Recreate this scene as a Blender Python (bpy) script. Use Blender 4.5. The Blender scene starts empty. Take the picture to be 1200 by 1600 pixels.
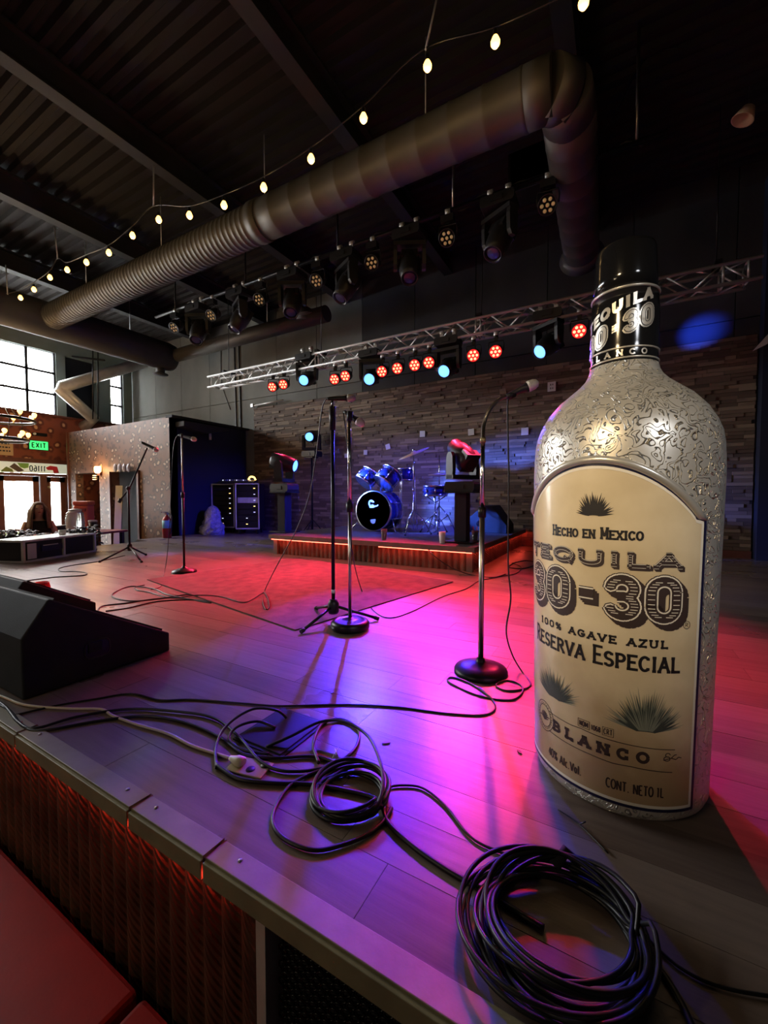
import bpy, math, random
from mathutils import Vector, Matrix
R = math.radians
random.seed(7)
SC = bpy.context.scene
COL = SC.collection

# ------------------------------------------------------------------ camera
# world: z = 0 is the stage floor, +Y runs to the back wall, +X along the wall
FPX, CX, CY, CAMZ = 640.0, 600.0, 800.0, 0.86
pitch = math.atan(25 / FPX)
UPV = Vector((0, math.cos(pitch), math.sin(pitch)))
AX = Vector((1129, -25, FPX)).normalized()
AX = (AX - UPV * AX.dot(UPV)).normalized()
AY = UPV.cross(AX)
ROT = Matrix((AX, AY, UPV))            # camera -> world
CAM = Vector((0, 0, CAMZ))
cam_d = bpy.data.cameras.new('camera')
cam_d.sensor_fit = 'HORIZONTAL'; cam_d.sensor_width = 36; cam_d.lens = 36 * FPX / 1200
cam_d.clip_start = 0.02; cam_d.clip_end = 300
cam = bpy.data.objects.new('camera', cam_d); COL.objects.link(cam)
cam.matrix_world = Matrix.Translation(CAM) @ ROT.to_4x4()
SC.camera = cam

def ray(x, y): return ROT @ Vector((x - CX, CY - y, -FPX))
def on_z(x, y, z=0.0):
    d = ray(x, y); return CAM + d * ((z - CAMZ) / d.z)
def on_y(x, y, Y):
    d = ray(x, y); return CAM + d * (Y / d.y)
def on_x(x, y, X):
    d = ray(x, y); return CAM + d * (X / d.x)
def px(p):
    c = ROT.transposed() @ (Vector(p) - CAM)
    return (CX + FPX * c.x / -c.z, CY - FPX * c.y / -c.z, -c.z)

# ------------------------------------------------------------------ view, world, house light
vs = SC.view_settings
SC.display_settings.display_device = 'sRGB'
vs.view_transform = 'Standard'; vs.look = 'None'; vs.gamma = 1.0
vs.use_curve_mapping = False; vs.exposure = 0.35
W = bpy.data.worlds.new('daylight'); SC.world = W; W.use_nodes = True
bg = W.node_tree.nodes['Background']
bg.inputs[0].default_value = (0.93, 0.97, 1.0, 1); bg.inputs[1].default_value = 24.0

def light(kind, name, loc, power, color, target=None, size=0.05, angle=None, blend=0.3, sy=None):
    d = bpy.data.lights.new(name, kind); d.energy = power; d.color = color
    if kind == 'AREA':
        d.size = size
        if sy: d.shape = 'RECTANGLE'; d.size_y = sy
    else: d.shadow_soft_size = size
    if angle: d.spot_size = R(angle); d.spot_blend = blend
    o = bpy.data.objects.new(name, d); COL.objects.link(o); o.location = loc
    if target is not None:
        o.rotation_euler = (Vector(target) - Vector(loc)).to_track_quat('-Z', 'Y').to_euler()
    return o
# warm lamps over the bar floor behind the camera, and an added fill
light('SPOT', 'bar_lamp_and_fill', (-1.5, -2.6, 3.0), 420, (1, .73, .40), (-.02, 1.46, 1.02), .28, 21, .9)
light('SPOT', 'bar_lamp_and_fill', (2.2, -.9, 2.5), 110, (.93, .95, 1), (0.06, 1.46, .95), .3, 26, .9)
light('POINT', 'bar_lamp_and_fill', (-2.4, -2.0, 1.5), 30, (1, .78, .5), None, .15)  # added ambient fill for the skirt and edge strip, no lamp of its own
light('POINT', 'bar_lamp_and_fill', (-10.2, 1.8, 1.9), 110, (1, .66, .36), None, .25)
for loc, sx, sy in (((-13.22, 2.2, 3.9), 6.4, 1.7), ((-13.22, 3.9, .3), 3.4, 2.2)):
    p = light('AREA', 'window_portal', loc, 1, (1, 1, 1), (0, loc[1], loc[2]), sx, sy=sy)
    p.data.cycles.is_portal = True

# ------------------------------------------------------------------ materials
def mat(name, base, rough=.5, metal=0., emit=None, es=0., spec=None, coat=0., alpha=None, noise=None, bump=None, trans=0.):
    """noise = (scale, second colour, contrast) ; bump = (scale, strength, distance)"""
    m = bpy.data.materials.new(name); m.use_nodes = True
    nt = m.node_tree; b = nt.nodes['Principled BSDF']
    b.inputs['Base Color'].default_value = (*base, 1)
    b.inputs['Roughness'].default_value = rough
    b.inputs['Metallic'].default_value = metal
    if spec is not None: b.inputs['Specular IOR Level'].default_value = spec
    if coat: b.inputs['Coat Weight'].default_value = coat; b.inputs['Coat Roughness'].default_value = .12
    if trans: b.inputs['Transmission Weight'].default_value = trans
    if emit:
        b.inputs['Emission Color'].default_value = (*emit, 1); b.inputs['Emission Strength'].default_value = es
    if noise or bump:
        tc = nt.nodes.new('ShaderNodeTexCoord')
    if noise:
        n = nt.nodes.new('ShaderNodeTexNoise'); n.inputs['Scale'].default_value = noise[0]; n.inputs['Detail'].default_value = 6
        mr = nt.nodes.new('ShaderNodeMapRange'); mr.inputs[1].default_value = .5 - noise[2]; mr.inputs[2].default_value = .5 + noise[2]
        mx = nt.nodes.new('ShaderNodeMix'); mx.data_type = 'RGBA'
        mx.inputs[6].default_value = (*base, 1); mx.inputs[7].default_value = (*noise[1], 1)
        nt.links.new(tc.outputs['Object'], n.inputs['Vector']); nt.links.new(n.outputs['Fac'], mr.inputs[0])
        nt.links.new(mr.outputs[0], mx.inputs[0]); nt.links.new(mx.outputs[2], b.inputs['Base Color'])
    if bump:
        n = nt.nodes.new('ShaderNodeTexNoise'); n.inputs['Scale'].default_value = bump[0]; n.inputs['Detail'].default_value = 5
        bp = nt.nodes.new('ShaderNodeBump'); bp.inputs['Strength'].default_value = bump[1]; bp.inputs['Distance'].default_value = bump[2]
        nt.links.new(tc.outputs['Object'], n.inputs['Vector']); nt.links.new(n.outputs['Fac'], bp.inputs['Height'])
        nt.links.new(bp.outputs[0], b.inputs['Normal'])
    return m
class N:      # short node builder
    def __init__(s, m): s.m = m; s.t = m.node_tree; s.b = s.t.nodes.get('Principled BSDF')
    def new(s, typ, ins=None, **kw):
        n = s.t.nodes.new('ShaderNode' + typ)
        for k, v in kw.items(): setattr(n, k, v)
        for k, v in (ins or {}).items():
            if isinstance(v, bpy.types.NodeSocket): s.t.links.new(v, n.inputs[k])
            else: n.inputs[k].default_value = v
        return n
    def link(s, a, b): s.t.links.new(a, b)
    def ramp(s, fac, stops):
        r = s.t.nodes.new('ShaderNodeValToRGB'); e = r.color_ramp.elements
        while len(e) < len(stops): e.new(.5)
        for q, (p, c) in zip(e, stops): q.position = p; q.color = (*c, 1)
        s.t.links.new(fac, r.inputs[0]); return r.outputs[0]

M = {}
M['black'] = mat('black_plastic', (.012, .012, .014), .42, bump=(60, .15, .002))
M['blackgloss'] = mat('gloss_black', (.008, .008, .009), .12)
M['blackmetal'] = mat('black_metal', (.02, .02, .022), .35, .6)
M['rubber'] = mat('black_rubber', (.009, .009, .010), .42)
M['tolex'] = mat('speaker_paint', (.009, .011, .013), .7, bump=(220, .35, .002), noise=(9, (.014, .017, .02), .12))
M['grille'] = mat('speaker_grille', (.02, .019, .014), .55, .2, bump=(350, .5, .003))
M['chrome'] = mat('chrome', (.75, .75, .76), .16, 1.)
M['oldchrome'] = mat('dull_chrome', (.62, .58, .52), .28, 1., noise=(14, (.4, .36, .3), .2))
M['alu'] = mat('aluminium', (.82, .81, .80), .35, .35, noise=(8, (.6, .59, .57), .3))
M['duct'] = mat('galvanised_duct', (.105, .10, .092), .5, .35, noise=(4, (.08, .076, .07), .3))
M['ductdark'] = mat('painted_duct', (.045, .047, .055), .6, .1, noise=(3, (.06, .06, .065), .3))
M['ceil'] = mat('black_painted_deck', (.007, .007, .009), .8, noise=(3, (.011, .011, .013), .3))
M['beam'] = mat('dark_steel_beam', (.024, .025, .028), .65, .1, noise=(4, (.017, .018, .021), .3))
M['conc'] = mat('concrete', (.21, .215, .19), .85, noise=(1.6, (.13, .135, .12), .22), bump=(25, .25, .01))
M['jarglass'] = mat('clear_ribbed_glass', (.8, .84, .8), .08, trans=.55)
M['shadeconc'] = mat('shade_darkened_concrete', (.05, .05, .052), .85, noise=(1.6, (.03, .03, .033), .22), bump=(25, .25, .01))  # same concrete, darkened in colour for the light falling off to the right
M['concdark'] = mat('wall_joint', (.06, .06, .055), .9)
M['blackwall'] = mat('black_painted_wall', (.012, .012, .016), .8, bump=(18, .15, .01))
M['navywall'] = mat('navy_painted_panel', (.010, .014, .035), .6, bump=(14, .15, .01))
M['teal'] = mat('teal_painted_steel', (.22, .28, .27), .6, noise=(3, (.17, .22, .21), .3))
M['roomfloor'] = mat('dark_concrete_floor', (.05, .04, .035), .5, noise=(3, (.035, .03, .026), .25))
M['frame'] = mat('dark_window_frame', (.012, .013, .016), .8, 0., spec=.15)
M['doorwood'] = mat('red_brown_door', (.22, .075, .04), .5, noise=(6, (.15, .05, .028), .25))
M['trimwood'] = mat('red_trim', (.16, .05, .03), .5, noise=(6, (.10, .03, .02), .25))
M['edge'] = mat('stage_edge_metal', (.36, .32, .19), .5, .2, noise=(7, (.22, .19, .12), .25), bump=(40, .3, .004))
M['white'] = mat('white_plastic', (.75, .75, .74), .4)
M['cream'] = mat('cream_plastic', (.78, .72, .56), .45)
M['paper'] = mat('white_paper', (.7, .7, .72), .7)
M['redvinyl'] = mat('red_vinyl', (.13, .008, .006), .6, noise=(5, (.085, .006, .005), .25), bump=(60, .2, .003))
M['redplastic'] = mat('red_plastic', (.55, .015, .02), .25)
M['cooler'] = mat('red_cooler', (.60, .10, .06), .4)
M['leaf'] = mat('dark_purple_leaf', (.035, .03, .05), .5, noise=(8, (.07, .05, .075), .2))
M['redleaf'] = mat('dull_red_leaf', (.16, .03, .035), .5, noise=(8, (.09, .02, .03), .2))
M['outleaf'] = mat('green_leaf', (.12, .2, .05), .6, noise=(5, (.3, .36, .1), .2))
M['bark'] = mat('bark', (.15, .11, .08), .8)
M['skin'] = mat('skin', (.45, .27, .19), .55)
M['hair'] = mat('brown_hair', (.09, .055, .035), .55, noise=(30, (.14, .09, .055), .25))
M['blackcloth'] = mat('black_cloth', (.012, .012, .014), .85, bump=(80, .3, .003))
M['redcloth'] = mat('red_cloth', (.25, .03, .03), .8, bump=(50, .3, .003))
M['clad_back'] = mat('cladding_backing', (.02, .015, .012), .9)
M['plywood'] = mat('riser_top_board', (.10, .075, .07), .5, noise=(6, (.07, .05, .05), .25))
M['woodtrim'] = mat('riser_wood_trim', (.2, .14, .1), .55, noise=(10, (.13, .09, .065), .25))
M['drumwrap'] = mat('dark_blue_drum_shell', (.02, .03, .12), .16, .4, coat=.6)
M['drumhead'] = mat('white_drum_head', (.78, .78, .8), .45)
M['blackhead'] = mat('black_drum_head', (.008, .008, .012), .10, coat=.5)
M['brass'] = mat('brass_cymbal', (.66, .54, .32), .3, .5)
M['plate'] = mat('dark_floor_plate', (.022, .018, .026), .35, .3)
M['brassplate'] = mat('tarnished_brass_plate', (.42, .36, .2), .4, .6)
M['bag'] = mat('clear_plastic_bag', (.55, .55, .68), .2, noise=(14, (.3, .3, .42), .2), bump=(18, .9, .05))
M['orange'] = mat('orange_ink', (.75, .45, .2), .6)
M['ink'] = mat('black_ink', (.012, .010, .012), .5)
M['extg'] = mat('extinguisher_red', (.4, .012, .01), .3)
M['teallabel'] = mat('teal_label', (.2, .5, .5), .6)
M['redemit'] = mat('red_led', (.4, .02, .01), .4, emit=(1, .07, .04), es=14)
M['redstrong'] = mat('red_led_strip', (.4, .02, .01), .4, emit=(1, .06, .035), es=26)
M['ledcore'] = mat('red_led_core', (.8, .3, .2), .3, emit=(1, .16, .08), es=5)
M['ledrim'] = mat('red_led_rim', (.3, .02, .02), .25, emit=(1, .02, .02), es=.9)
M['bluelens'] = mat('blue_lit_lens', (.3, .5, .9), .2, emit=(.10, .30, 1.0), es=2.6)
M['amberlens'] = mat('amber_unlit_glow_lens', (.50, .36, .16), .25, emit=(1, .6, .25), es=.10)  # lamp is off; a faint amber glow is put into the lens
M['darklens'] = mat('dark_lens', (.05, .05, .12), .08)
M['bulb'] = mat('warm_bulb', (1, .8, .4), .3, emit=(1, .48, .10), es=5)
M['sconce'] = mat('sconce_glass', (1, .7, .3), .3, emit=(1, .55, .18), es=9)
M['exitface'] = mat('green_exit_face', (.05, .6, .15), .4, emit=(.05, .85, .2), es=1.0)
M['exitink'] = mat('exit_letters', (.01, .1, .03), .5)
M['signtan'] = mat('tan_sign', (.55, .38, .2), .5)
M['green'] = mat('green_ink', (.28, .6, .12), .5); M['redink'] = mat('red_ink', (.65, .03, .05), .5)
M['banner'] = mat('banner_vinyl', (.75, .78, .6), .5, emit=(.9, 1, .8), es=.25)
M['mesh_ball'] = mat('mic_grille', (.8, .77, .7), .35, .5, bump=(500, .8, .004))
M['pave'] = mat('pavement', (.5, .48, .45), .9, noise=(2, (.4, .39, .36), .2))
M['felt'] = mat('black_velour', (.012, .012, .02), .9)
M['amp'] = mat('rack_steel', (.025, .025, .03), .4, .5)
M['ledw'] = mat('small_white_led', (.8, .8, .9), .3, emit=(.8, .8, 1), es=.9)
M['ledy'] = mat('small_amber_led', (.9, .6, .2), .3, emit=(1, .6, .15), es=3)

def glass_mat():
    m = bpy.data.materials.new('window_glass'); m.use_nodes = True; nt = m.node_tree; nt.nodes.clear()
    o = nt.nodes.new('ShaderNodeOutputMaterial'); mx = nt.nodes.new('ShaderNodeMixShader')
    t = nt.nodes.new('ShaderNodeBsdfTransparent'); g = nt.nodes.new('ShaderNodeBsdfGlossy'); g.inputs['Roughness'].default_value = .03
    fr = nt.nodes.new('ShaderNodeFresnel'); fr.inputs[0].default_value = 1.45
    nt.links.new(fr.outputs[0], mx.inputs[0]); nt.links.new(t.outputs[0], mx.inputs[1]); nt.links.new(g.outputs[0], mx.inputs[2])
    nt.links.new(mx.outputs[0], o.inputs[0]); return m
M['glass'] = glass_mat()
M['cupglass'] = mat('drinking_glass', (.9, .9, .92), .05, trans=.9)

def m_plank():
    m = mat('stage_plank', (.12, .09, .075), .36); n = N(m)
    tc = n.new('TexCoord'); oi = n.new('ObjectInfo'); geo = n.new('NewGeometry')
    mp = n.new('Mapping', {'Vector': geo.outputs['Position'], 'Scale': (1.1, 16, 1)})
    w = n.new('TexNoise', {'Vector': mp.outputs[0], 'Scale': 2.2, 'Detail': 8, 'Roughness': .65})
    big = n.new('TexNoise', {'Vector': geo.outputs['Position'], 'Scale': 1.1, 'Detail': 4})
    at = n.new('Attribute', attribute_name='tint')
    s = n.new('Math', {0: oi.outputs['Random'], 1: at.outputs['Fac']}, operation='ADD')
    s2 = n.new('Math', {0: s.outputs[0], 1: .45, 2: w.outputs['Fac']}, operation='MULTIPLY_ADD')
    col = n.ramp(s2.outputs[0], [(.30, (.105, .072, .062)), (.62, (.17, .125, .105)), (1.0, (.235, .18, .15))])
    n.link(col, n.b.inputs['Base Color'])
    rr = n.new('MapRange', {0: big.outputs['Fac'], 1: .35, 2: .7, 3: .27, 4: .42}); n.link(rr.outputs[0], n.b.inputs['Roughness'])
    bp = n.new('Bump', {'Height': w.outputs['Fac'], 'Strength': .25, 'Distance': .004}); n.link(bp.outputs[0], n.b.inputs['Normal'])
    return m
M['plank'] = m_plank()
def m_strip():
    m = mat('reclaimed_wood_strip', (.12, .07, .04), .75); n = N(m)
    oi = n.new('ObjectInfo'); at = n.new('Attribute', attribute_name='tint'); geo = n.new('NewGeometry')
    s = n.new('Math', {0: oi.outputs['Random'], 1: at.outputs['Fac']}, operation='ADD')
    f = n.new('Math', {0: s.outputs[0], 1: 1.0}, operation='FRACT')
    mp = n.new('Mapping', {'Vector': geo.outputs['Position'], 'Scale': (2, 2, 30)})
    w = n.new('TexNoise', {'Vector': mp.outputs[0], 'Scale': 3, 'Detail': 5})
    a = n.new('Math', {0: w.outputs['Fac'], 1: .4, 2: f.outputs[0]}, operation='MULTIPLY_ADD')
    col = n.ramp(a.outputs[0], [(.1, (.085, .056, .04)), (.6, (.135, .09, .062)), (.95, (.19, .13, .092)), (1.0, (.27, .195, .135))])
    n.link(col, n.b.inputs['Base Color']); return m
M['strip'] = m_strip()
def m_pattern(name, base, dark, light_, sc):
    m = mat(name, base, .6); n = N(m); tc = n.new('TexCoord')
    mp = n.new('Mapping', {'Vector': tc.outputs['Object'], 'Scale': (1, 1, 1)})
    wob = n.new('TexNoise', {'Vector': mp.outputs[0], 'Scale': sc * .7, 'Detail': 2})
    wk = n.new('VectorMath', {0: wob.outputs['Color'], 3: .16}, operation='SCALE')
    add = n.new('VectorMath', {0: mp.outputs[0], 1: wk.outputs[0]}, operation='ADD')
    v = n.new('TexVoronoi', {'Vector': add.outputs[0], 'Scale': sc, 'Randomness': 1.0})
    col = n.ramp(v.outputs['Distance'], [(.18, light_), (.27, dark), (.40, dark), (.54, base)])
    n.link(col, n.b.inputs['Base Color']); return m
M['redpat'] = m_pattern('red_patterned_wallpaper', (.24, .062, .030), (.12, .025, .015), (.62, .36, .2), 4.6)
M['brownpat'] = m_pattern('brown_patterned_wallpaper', (.165, .082, .05), (.07, .035, .024), (.55, .40, .28), 7.0)
def m_rug():
    m = mat('dark_red_rug', (.13, .05, .05), .95); n = N(m); tc = n.new('TexCoord')
    f = n.new('TexNoise', {'Vector': tc.outputs['Object'], 'Scale': 260, 'Detail': 3})
    g = n.new('TexNoise', {'Vector': tc.outputs['Object'], 'Scale': 9, 'Detail': 5})
    a = n.new('Math', {0: f.outputs['Fac'], 1: .6, 2: g.outputs['Fac']}, operation='MULTIPLY_ADD')
    n.link(n.ramp(a.outputs[0], [(.5, (.085, .04, .045)), (1.0, (.19, .10, .10))]), n.b.inputs['Base Color'])
    bp = n.new('Bump', {'Height': f.outputs['Fac'], 'Strength': .8, 'Distance': .006}); n.link(bp.outputs[0], n.b.inputs['Normal'])
    return m
M['rug'] = m_rug()
def m_ribbed():
    m = mat('bronze_ribbed_sheet', (.16, .09, .055), .42, .5); n = N(m); tc = n.new('TexCoord')
    sep = n.new('SeparateXYZ', {0: tc.outputs['Object']})
    a = n.new('Math', {0: sep.outputs[2], 1: .55, 2: sep.outputs[0]}, operation='MULTIPLY_ADD')
    d = n.new('Math', {0: a.outputs[0], 1: 420.}, operation='MULTIPLY'); sn = n.new('Math', {0: d.outputs[0]}, operation='SINE')
    nz = n.new('TexNoise', {'Vector': tc.outputs['Object'], 'Scale': 6, 'Detail': 5})
    n.link(n.ramp(nz.outputs['Fac'], [(.3, (.10, .055, .035)), (.7, (.23, .14, .085))]), n.b.inputs['Base Color'])
    bp = n.new('Bump', {'Height': sn.outputs[0], 'Strength': .8, 'Distance': .004}); n.link(bp.outputs[0], n.b.inputs['Normal'])
    return m
M['ribbed'] = m_ribbed()
def m_bottle():
    m = mat('embossed_silver_plastic', (.72, .69, .62), .37, .6); n = N(m); tc = n.new('TexCoord')
    w = n.new('TexNoise', {'Vector': tc.outputs['Object'], 'Scale': 24, 'Detail': 1.5, 'Roughness': .45, 'Distortion': 1.1})
    k = n.new('Math', {0: w.outputs['Fac'], 1: 7.}, operation='MULTIPLY'); pp = n.new('Math', {0: k.outputs[0], 1: .5}, operation='PINGPONG')
    r = n.new('MapRange', {0: pp.outputs[0], 1: .0, 2: .15, 3: 1., 4: 0.}, interpolation_type='SMOOTHSTEP')
    bp = n.new('Bump', {'Height': r.outputs[0], 'Strength': 1.0, 'Distance': .014}); n.link(bp.outputs[0], n.b.inputs['Normal'])
    return m
M['bottle'] = m_bottle()
def m_label():
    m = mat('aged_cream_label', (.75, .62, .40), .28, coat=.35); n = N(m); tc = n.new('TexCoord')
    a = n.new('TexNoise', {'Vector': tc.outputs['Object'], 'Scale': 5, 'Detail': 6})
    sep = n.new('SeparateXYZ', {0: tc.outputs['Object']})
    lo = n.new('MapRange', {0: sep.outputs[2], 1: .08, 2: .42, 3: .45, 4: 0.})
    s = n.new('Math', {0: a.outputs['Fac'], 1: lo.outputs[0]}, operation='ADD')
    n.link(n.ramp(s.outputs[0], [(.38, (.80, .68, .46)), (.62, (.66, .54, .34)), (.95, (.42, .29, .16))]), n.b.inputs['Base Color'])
    return m
M['label'] = m_label()
M['navy'] = mat('navy_ink', (.012, .012, .05), .35); M['labelwhite'] = mat('label_white', (.85, .8, .68), .35)
M['agave'] = mat('grey_green_ink', (.05, .062, .055), .5); M['agave2'] = mat('pale_grey_green_ink', (.22, .24, .19), .5)
M['brownink'] = mat('brown_black_ink', (.045, .028, .025), .5)
M['silverink'] = mat('silver_ink', (.72, .68, .6), .3, .6)
M['silverplain'] = mat('silver_smooth', (.62, .6, .55), .3, .55)

# ------------------------------------------------------------------ mesh helpers
class MB:
    def __init__(s): s.v = []; s.f = []; s.sm = []
    def add(s, vs, fs, smooth=False):
        o = len(s.v); s.v += [tuple(v) for v in vs]
        for f in fs: s.f.append([i + o for i in f]); s.sm.append(smooth)
        return s
    def box(s, c, d, rot=None):
        x, y, z = d[0] / 2, d[1] / 2, d[2] / 2; c = Vector(c)
        vs = [Vector(p) for p in ((-x,-y,-z),(x,-y,-z),(x,y,-z),(-x,y,-z),(-x,-y,z),(x,-y,z),(x,y,z),(-x,y,z))]
        if rot is not None: vs = [rot @ v for v in vs]
        return s.add([c + v for v in vs], [(0,3,2,1),(4,5,6,7),(0,1,5,4),(1,2,6,5),(2,3,7,6),(3,0,4,7)])
    def frames(s, pts):
        pts = [Vector(p) for p in pts]; T = []
        for i in range(len(pts)):
            a = pts[max(i-1,0)]; b = pts[min(i+1,len(pts)-1)]; t = b - a
            T.append(t.normalized() if t.length > 1e-9 else Vector((0,0,1)))
        up = Vector((0,0,1)) if abs(T[0].z) < .9 else Vector((1,0,0))
        nrm = (up - T[0]*up.dot(T[0])).normalized(); out = []
        for i, t in enumerate(T):
            nrm = nrm - t*nrm.dot(t); nrm = nrm.normalized() if nrm.length > 1e-6 else t.orthogonal().normalized()
            out.append((pts[i], nrm, t.cross(nrm)))
        return out
    def tube(s, pts, r, n=8, caps=True, closed=False):
        fr = s.frames(pts); vs = []; fs = []; k = len(fr)
        for i, (p, a, b) in enumerate(fr):
            rr = r[i] if isinstance(r, (list, tuple)) else r
            for j in range(n):
                t = 2*math.pi*j/n; vs.append(p + (a*math.cos(t) + b*math.sin(t))*rr)
        for i in range(k if closed else k-1):
            for j in range(n):
                q = (i+1) % k
                fs.append((i*n+j, i*n+(j+1)%n, q*n+(j+1)%n, q*n+j))
        s.add(vs, fs, True)
        if caps and not closed:
            o = len(s.v) - len(vs)
            s.f.append([o+j for j in range(n)][::-1]); s.sm.append(False)
            s.f.append([o+(k-1)*n+j for j in range(n)]); s.sm.append(False)
        return s
    def cyl(s, p0, p1, r0, r1=None, n=16): return s.tube([p0, p1], [r0, r0 if r1 is None else r1], n)
    def lathe(s, prof, n=24, mtx=None, smooth=True):
        vs = []; fs = []
        for r, z in prof:
            for j in range(n):
                t = 2*math.pi*j/n; vs.append(Vector((r*math.cos(t), r*math.sin(t), z)))
        if mtx is not None: vs = [mtx @ v for v in vs]
        for i in range(len(prof)-1):
            for j in range(n): fs.append((i*n+j, i*n+(j+1)%n, (i+1)*n+(j+1)%n, (i+1)*n+j))
        o = len(s.v); s.add(vs, fs, smooth)
        if prof[0][0] > 1e-4: s.f.append([o+j for j in range(n)][::-1]); s.sm.append(False)
        if prof[-1][0] > 1e-4: s.f.append([o+(len(prof)-1)*n+j for j in range(n)]); s.sm.append(False)
        return s
    def ball(s, c, r, n=14, m=8, sc=(1,1,1)):
        pr = [(max(r*math.sin(math.pi*i/m), 1e-5), -r*math.cos(math.pi*i/m)) for i in range(m+1)]
        return s.lathe(pr, n, Matrix.Translation(Vector(c)) @ Matrix.Diagonal((*sc, 1)))
    def torus(s, c, rad, r, n=32, k=8, rot=None):
        pts = [Vector((rad*math.cos(2*math.pi*i/n), rad*math.sin(2*math.pi*i/n), 0)) for i in range(n)]
        if rot is not None: pts = [rot @ p for p in pts]
        return s.tube([Vector(c)+p for p in pts], r, k, closed=True)
    def prism(s, pts, a, b, axis='x'):
        """2D outline extruded from a to b along axis"""
        def P(u, v, w):
            return {'x': (w,u,v), 'y': (u,w,v), 'z': (u,v,w)}[axis]
        n = len(pts); vs = [P(u,v,a) for u,v in pts] + [P(u,v,b) for u,v in pts]
        fs = [list(range(n))[::-1], [n+i for i in range(n)]] + [(i,(i+1)%n,n+(i+1)%n,n+i) for i in range(n)]
        return s.add(vs, fs)
    def mesh(s, name):
        me = bpy.data.meshes.new(name); me.from_pydata(s.v, [], s.f)
        me.polygons.foreach_set('use_smooth', s.sm); me.update(); return me
    def build(s, name, m, parent=None, loc=None, bevel=0, fix=True):
        me = s.mesh(name); me.materials.append(M[m] if isinstance(m, str) else m)
        if fix:
            import bmesh
            bm = bmesh.new(); bm.from_mesh(me); bmesh.ops.recalc_face_normals(bm, faces=bm.faces); bm.to_mesh(me); bm.free()
        o = bpy.data.objects.new(name, me); COL.objects.link(o)
        if parent: o.parent = parent
        if loc is not None: o.location = loc
        if bevel:
            b = o.modifiers.new('bevel', 'BEVEL'); b.width = bevel; b.segments = 2; b.limit_method = 'ANGLE'; b.angle_limit = R(40)
        return o
def tag(o, label, cat, group=None):
    o['label'] = label; o['category'] = cat
    if group: o['group'] = group
    return o
def thing(name, label, cat, loc=(0,0,0), rotz=0, group=None):
    o = bpy.data.objects.new(name, None); COL.objects.link(o); o.empty_display_size = .1
    o.location = loc; o.rotation_euler = (0,0,rotz); return tag(o, label, cat, group)
def struct(o, label=None):
    o['kind'] = 'structure'
    if label: o['label'] = label
    return o
def piece(name, me, parent, loc, rot=None, scale=None):
    o = bpy.data.objects.new(name, me); COL.objects.link(o); o.parent = parent; o.location = loc
    if rot is not None: o.rotation_euler = rot
    if scale is not None: o.scale = scale
    return o
def catmull(pts, k=8, closed=False):
    P = [Vector(p) for p in pts]; n = len(P); out = []
    for i in range(n if closed else n-1):
        if closed: a,b,c,d = P[(i-1)%n],P[i],P[(i+1)%n],P[(i+2)%n]
        else: a,b,c,d = P[max(i-1,0)],P[i],P[i+1],P[min(i+2,n-1)]
        for j in range(k):
            t = j/k
            out.append(.5*((2*b)+(c-a)*t+(2*a-5*b+4*c-d)*t*t+(3*b-a-3*c+d)*t*t*t))
    if not closed: out.append(P[-1])
    return out
ORD = ['first','second','third','fourth','fifth','sixth','seventh','eighth','ninth','tenth','eleventh','twelfth','thirteenth','fourteenth','fifteenth','sixteenth','seventeenth']

# ================================================================== SETTING
YB, XL, XR, ZF, ZC = 7.4, -13.3, 2.6, -0.92, 5.35
UNIT = MB().box((0,0,0), (1,1,1)).mesh('unit_block')
def unit(m):
    me = UNIT.copy(); me.materials.append(M[m]); return me

# room floor (lower level) and stage floor
o = struct(MB().box(((XL+XR)/2, .7, ZF-.1), (XR-XL+.4, 13.6, .2)).build('floor', 'roomfloor'), 'dark lower floor of the bar around the stage')
XS = -7.8
stage = MB().box(((XS+XR)/2, (.66+YB)/2, -.47), (XR-XS, YB-.66, .88)).box((XS-.22, 6.0, -.47), (.44, 2.8, .88)).build('floor', 'roomfloor')
struct(stage, 'wood plank floor of the raised stage')
pw = .152; cells = []
y = .658; row = 0
while y < YB - .02:
    x = XS - random.uniform(0, 1.2)
    while x < XR:
        L = random.choice((.95, 1.22, 1.22, 1.5))
        x0, x1 = max(x, XS), min(x+L, XR)
        if x1 - x0 > .12: cells.append((x0, x1, y, min(y+pw, YB)))
        x += L
    y += pw; row += 1
for k in range(9):
    for q in range(2): cells.append((XS-.44, XS-.003, 4.6+k*.152*2+q*.152, 4.6+k*.152*2+q*.152+.152))
def vis(c):
    p = px(((c[0]+c[1])/2, (c[2]+c[3])/2, 0))
    ok = p[2] > .3 and -250 < p[0] < 1450 and p[1] < 1850
    return p[2] if ok else 99 + abs(p[2])
cells.sort(key=vis)
pm = unit('plank'); rest = MB(); tints = []
for i, (a, b, c, d) in enumerate(cells):
    g = .0007
    if i < 300: piece('floor_plank', pm, stage, ((a+b)/2, (c+d)/2, -.015 + random.uniform(-.0006, .0006)), scale=(b-a-2*g, d-c-2*g, .03))
    else:
        rest.box(((a+b)/2, (c+d)/2, -.015), (b-a-2*g, d-c-2*g, .03)); tints += [random.random()]*6
ob = rest.build('floor_planks', 'plank', stage); ob['kind'] = 'stuff'
at = ob.data.attributes.new('tint', 'FLOAT', 'FACE'); at.data.foreach_set('value', tints)

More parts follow.
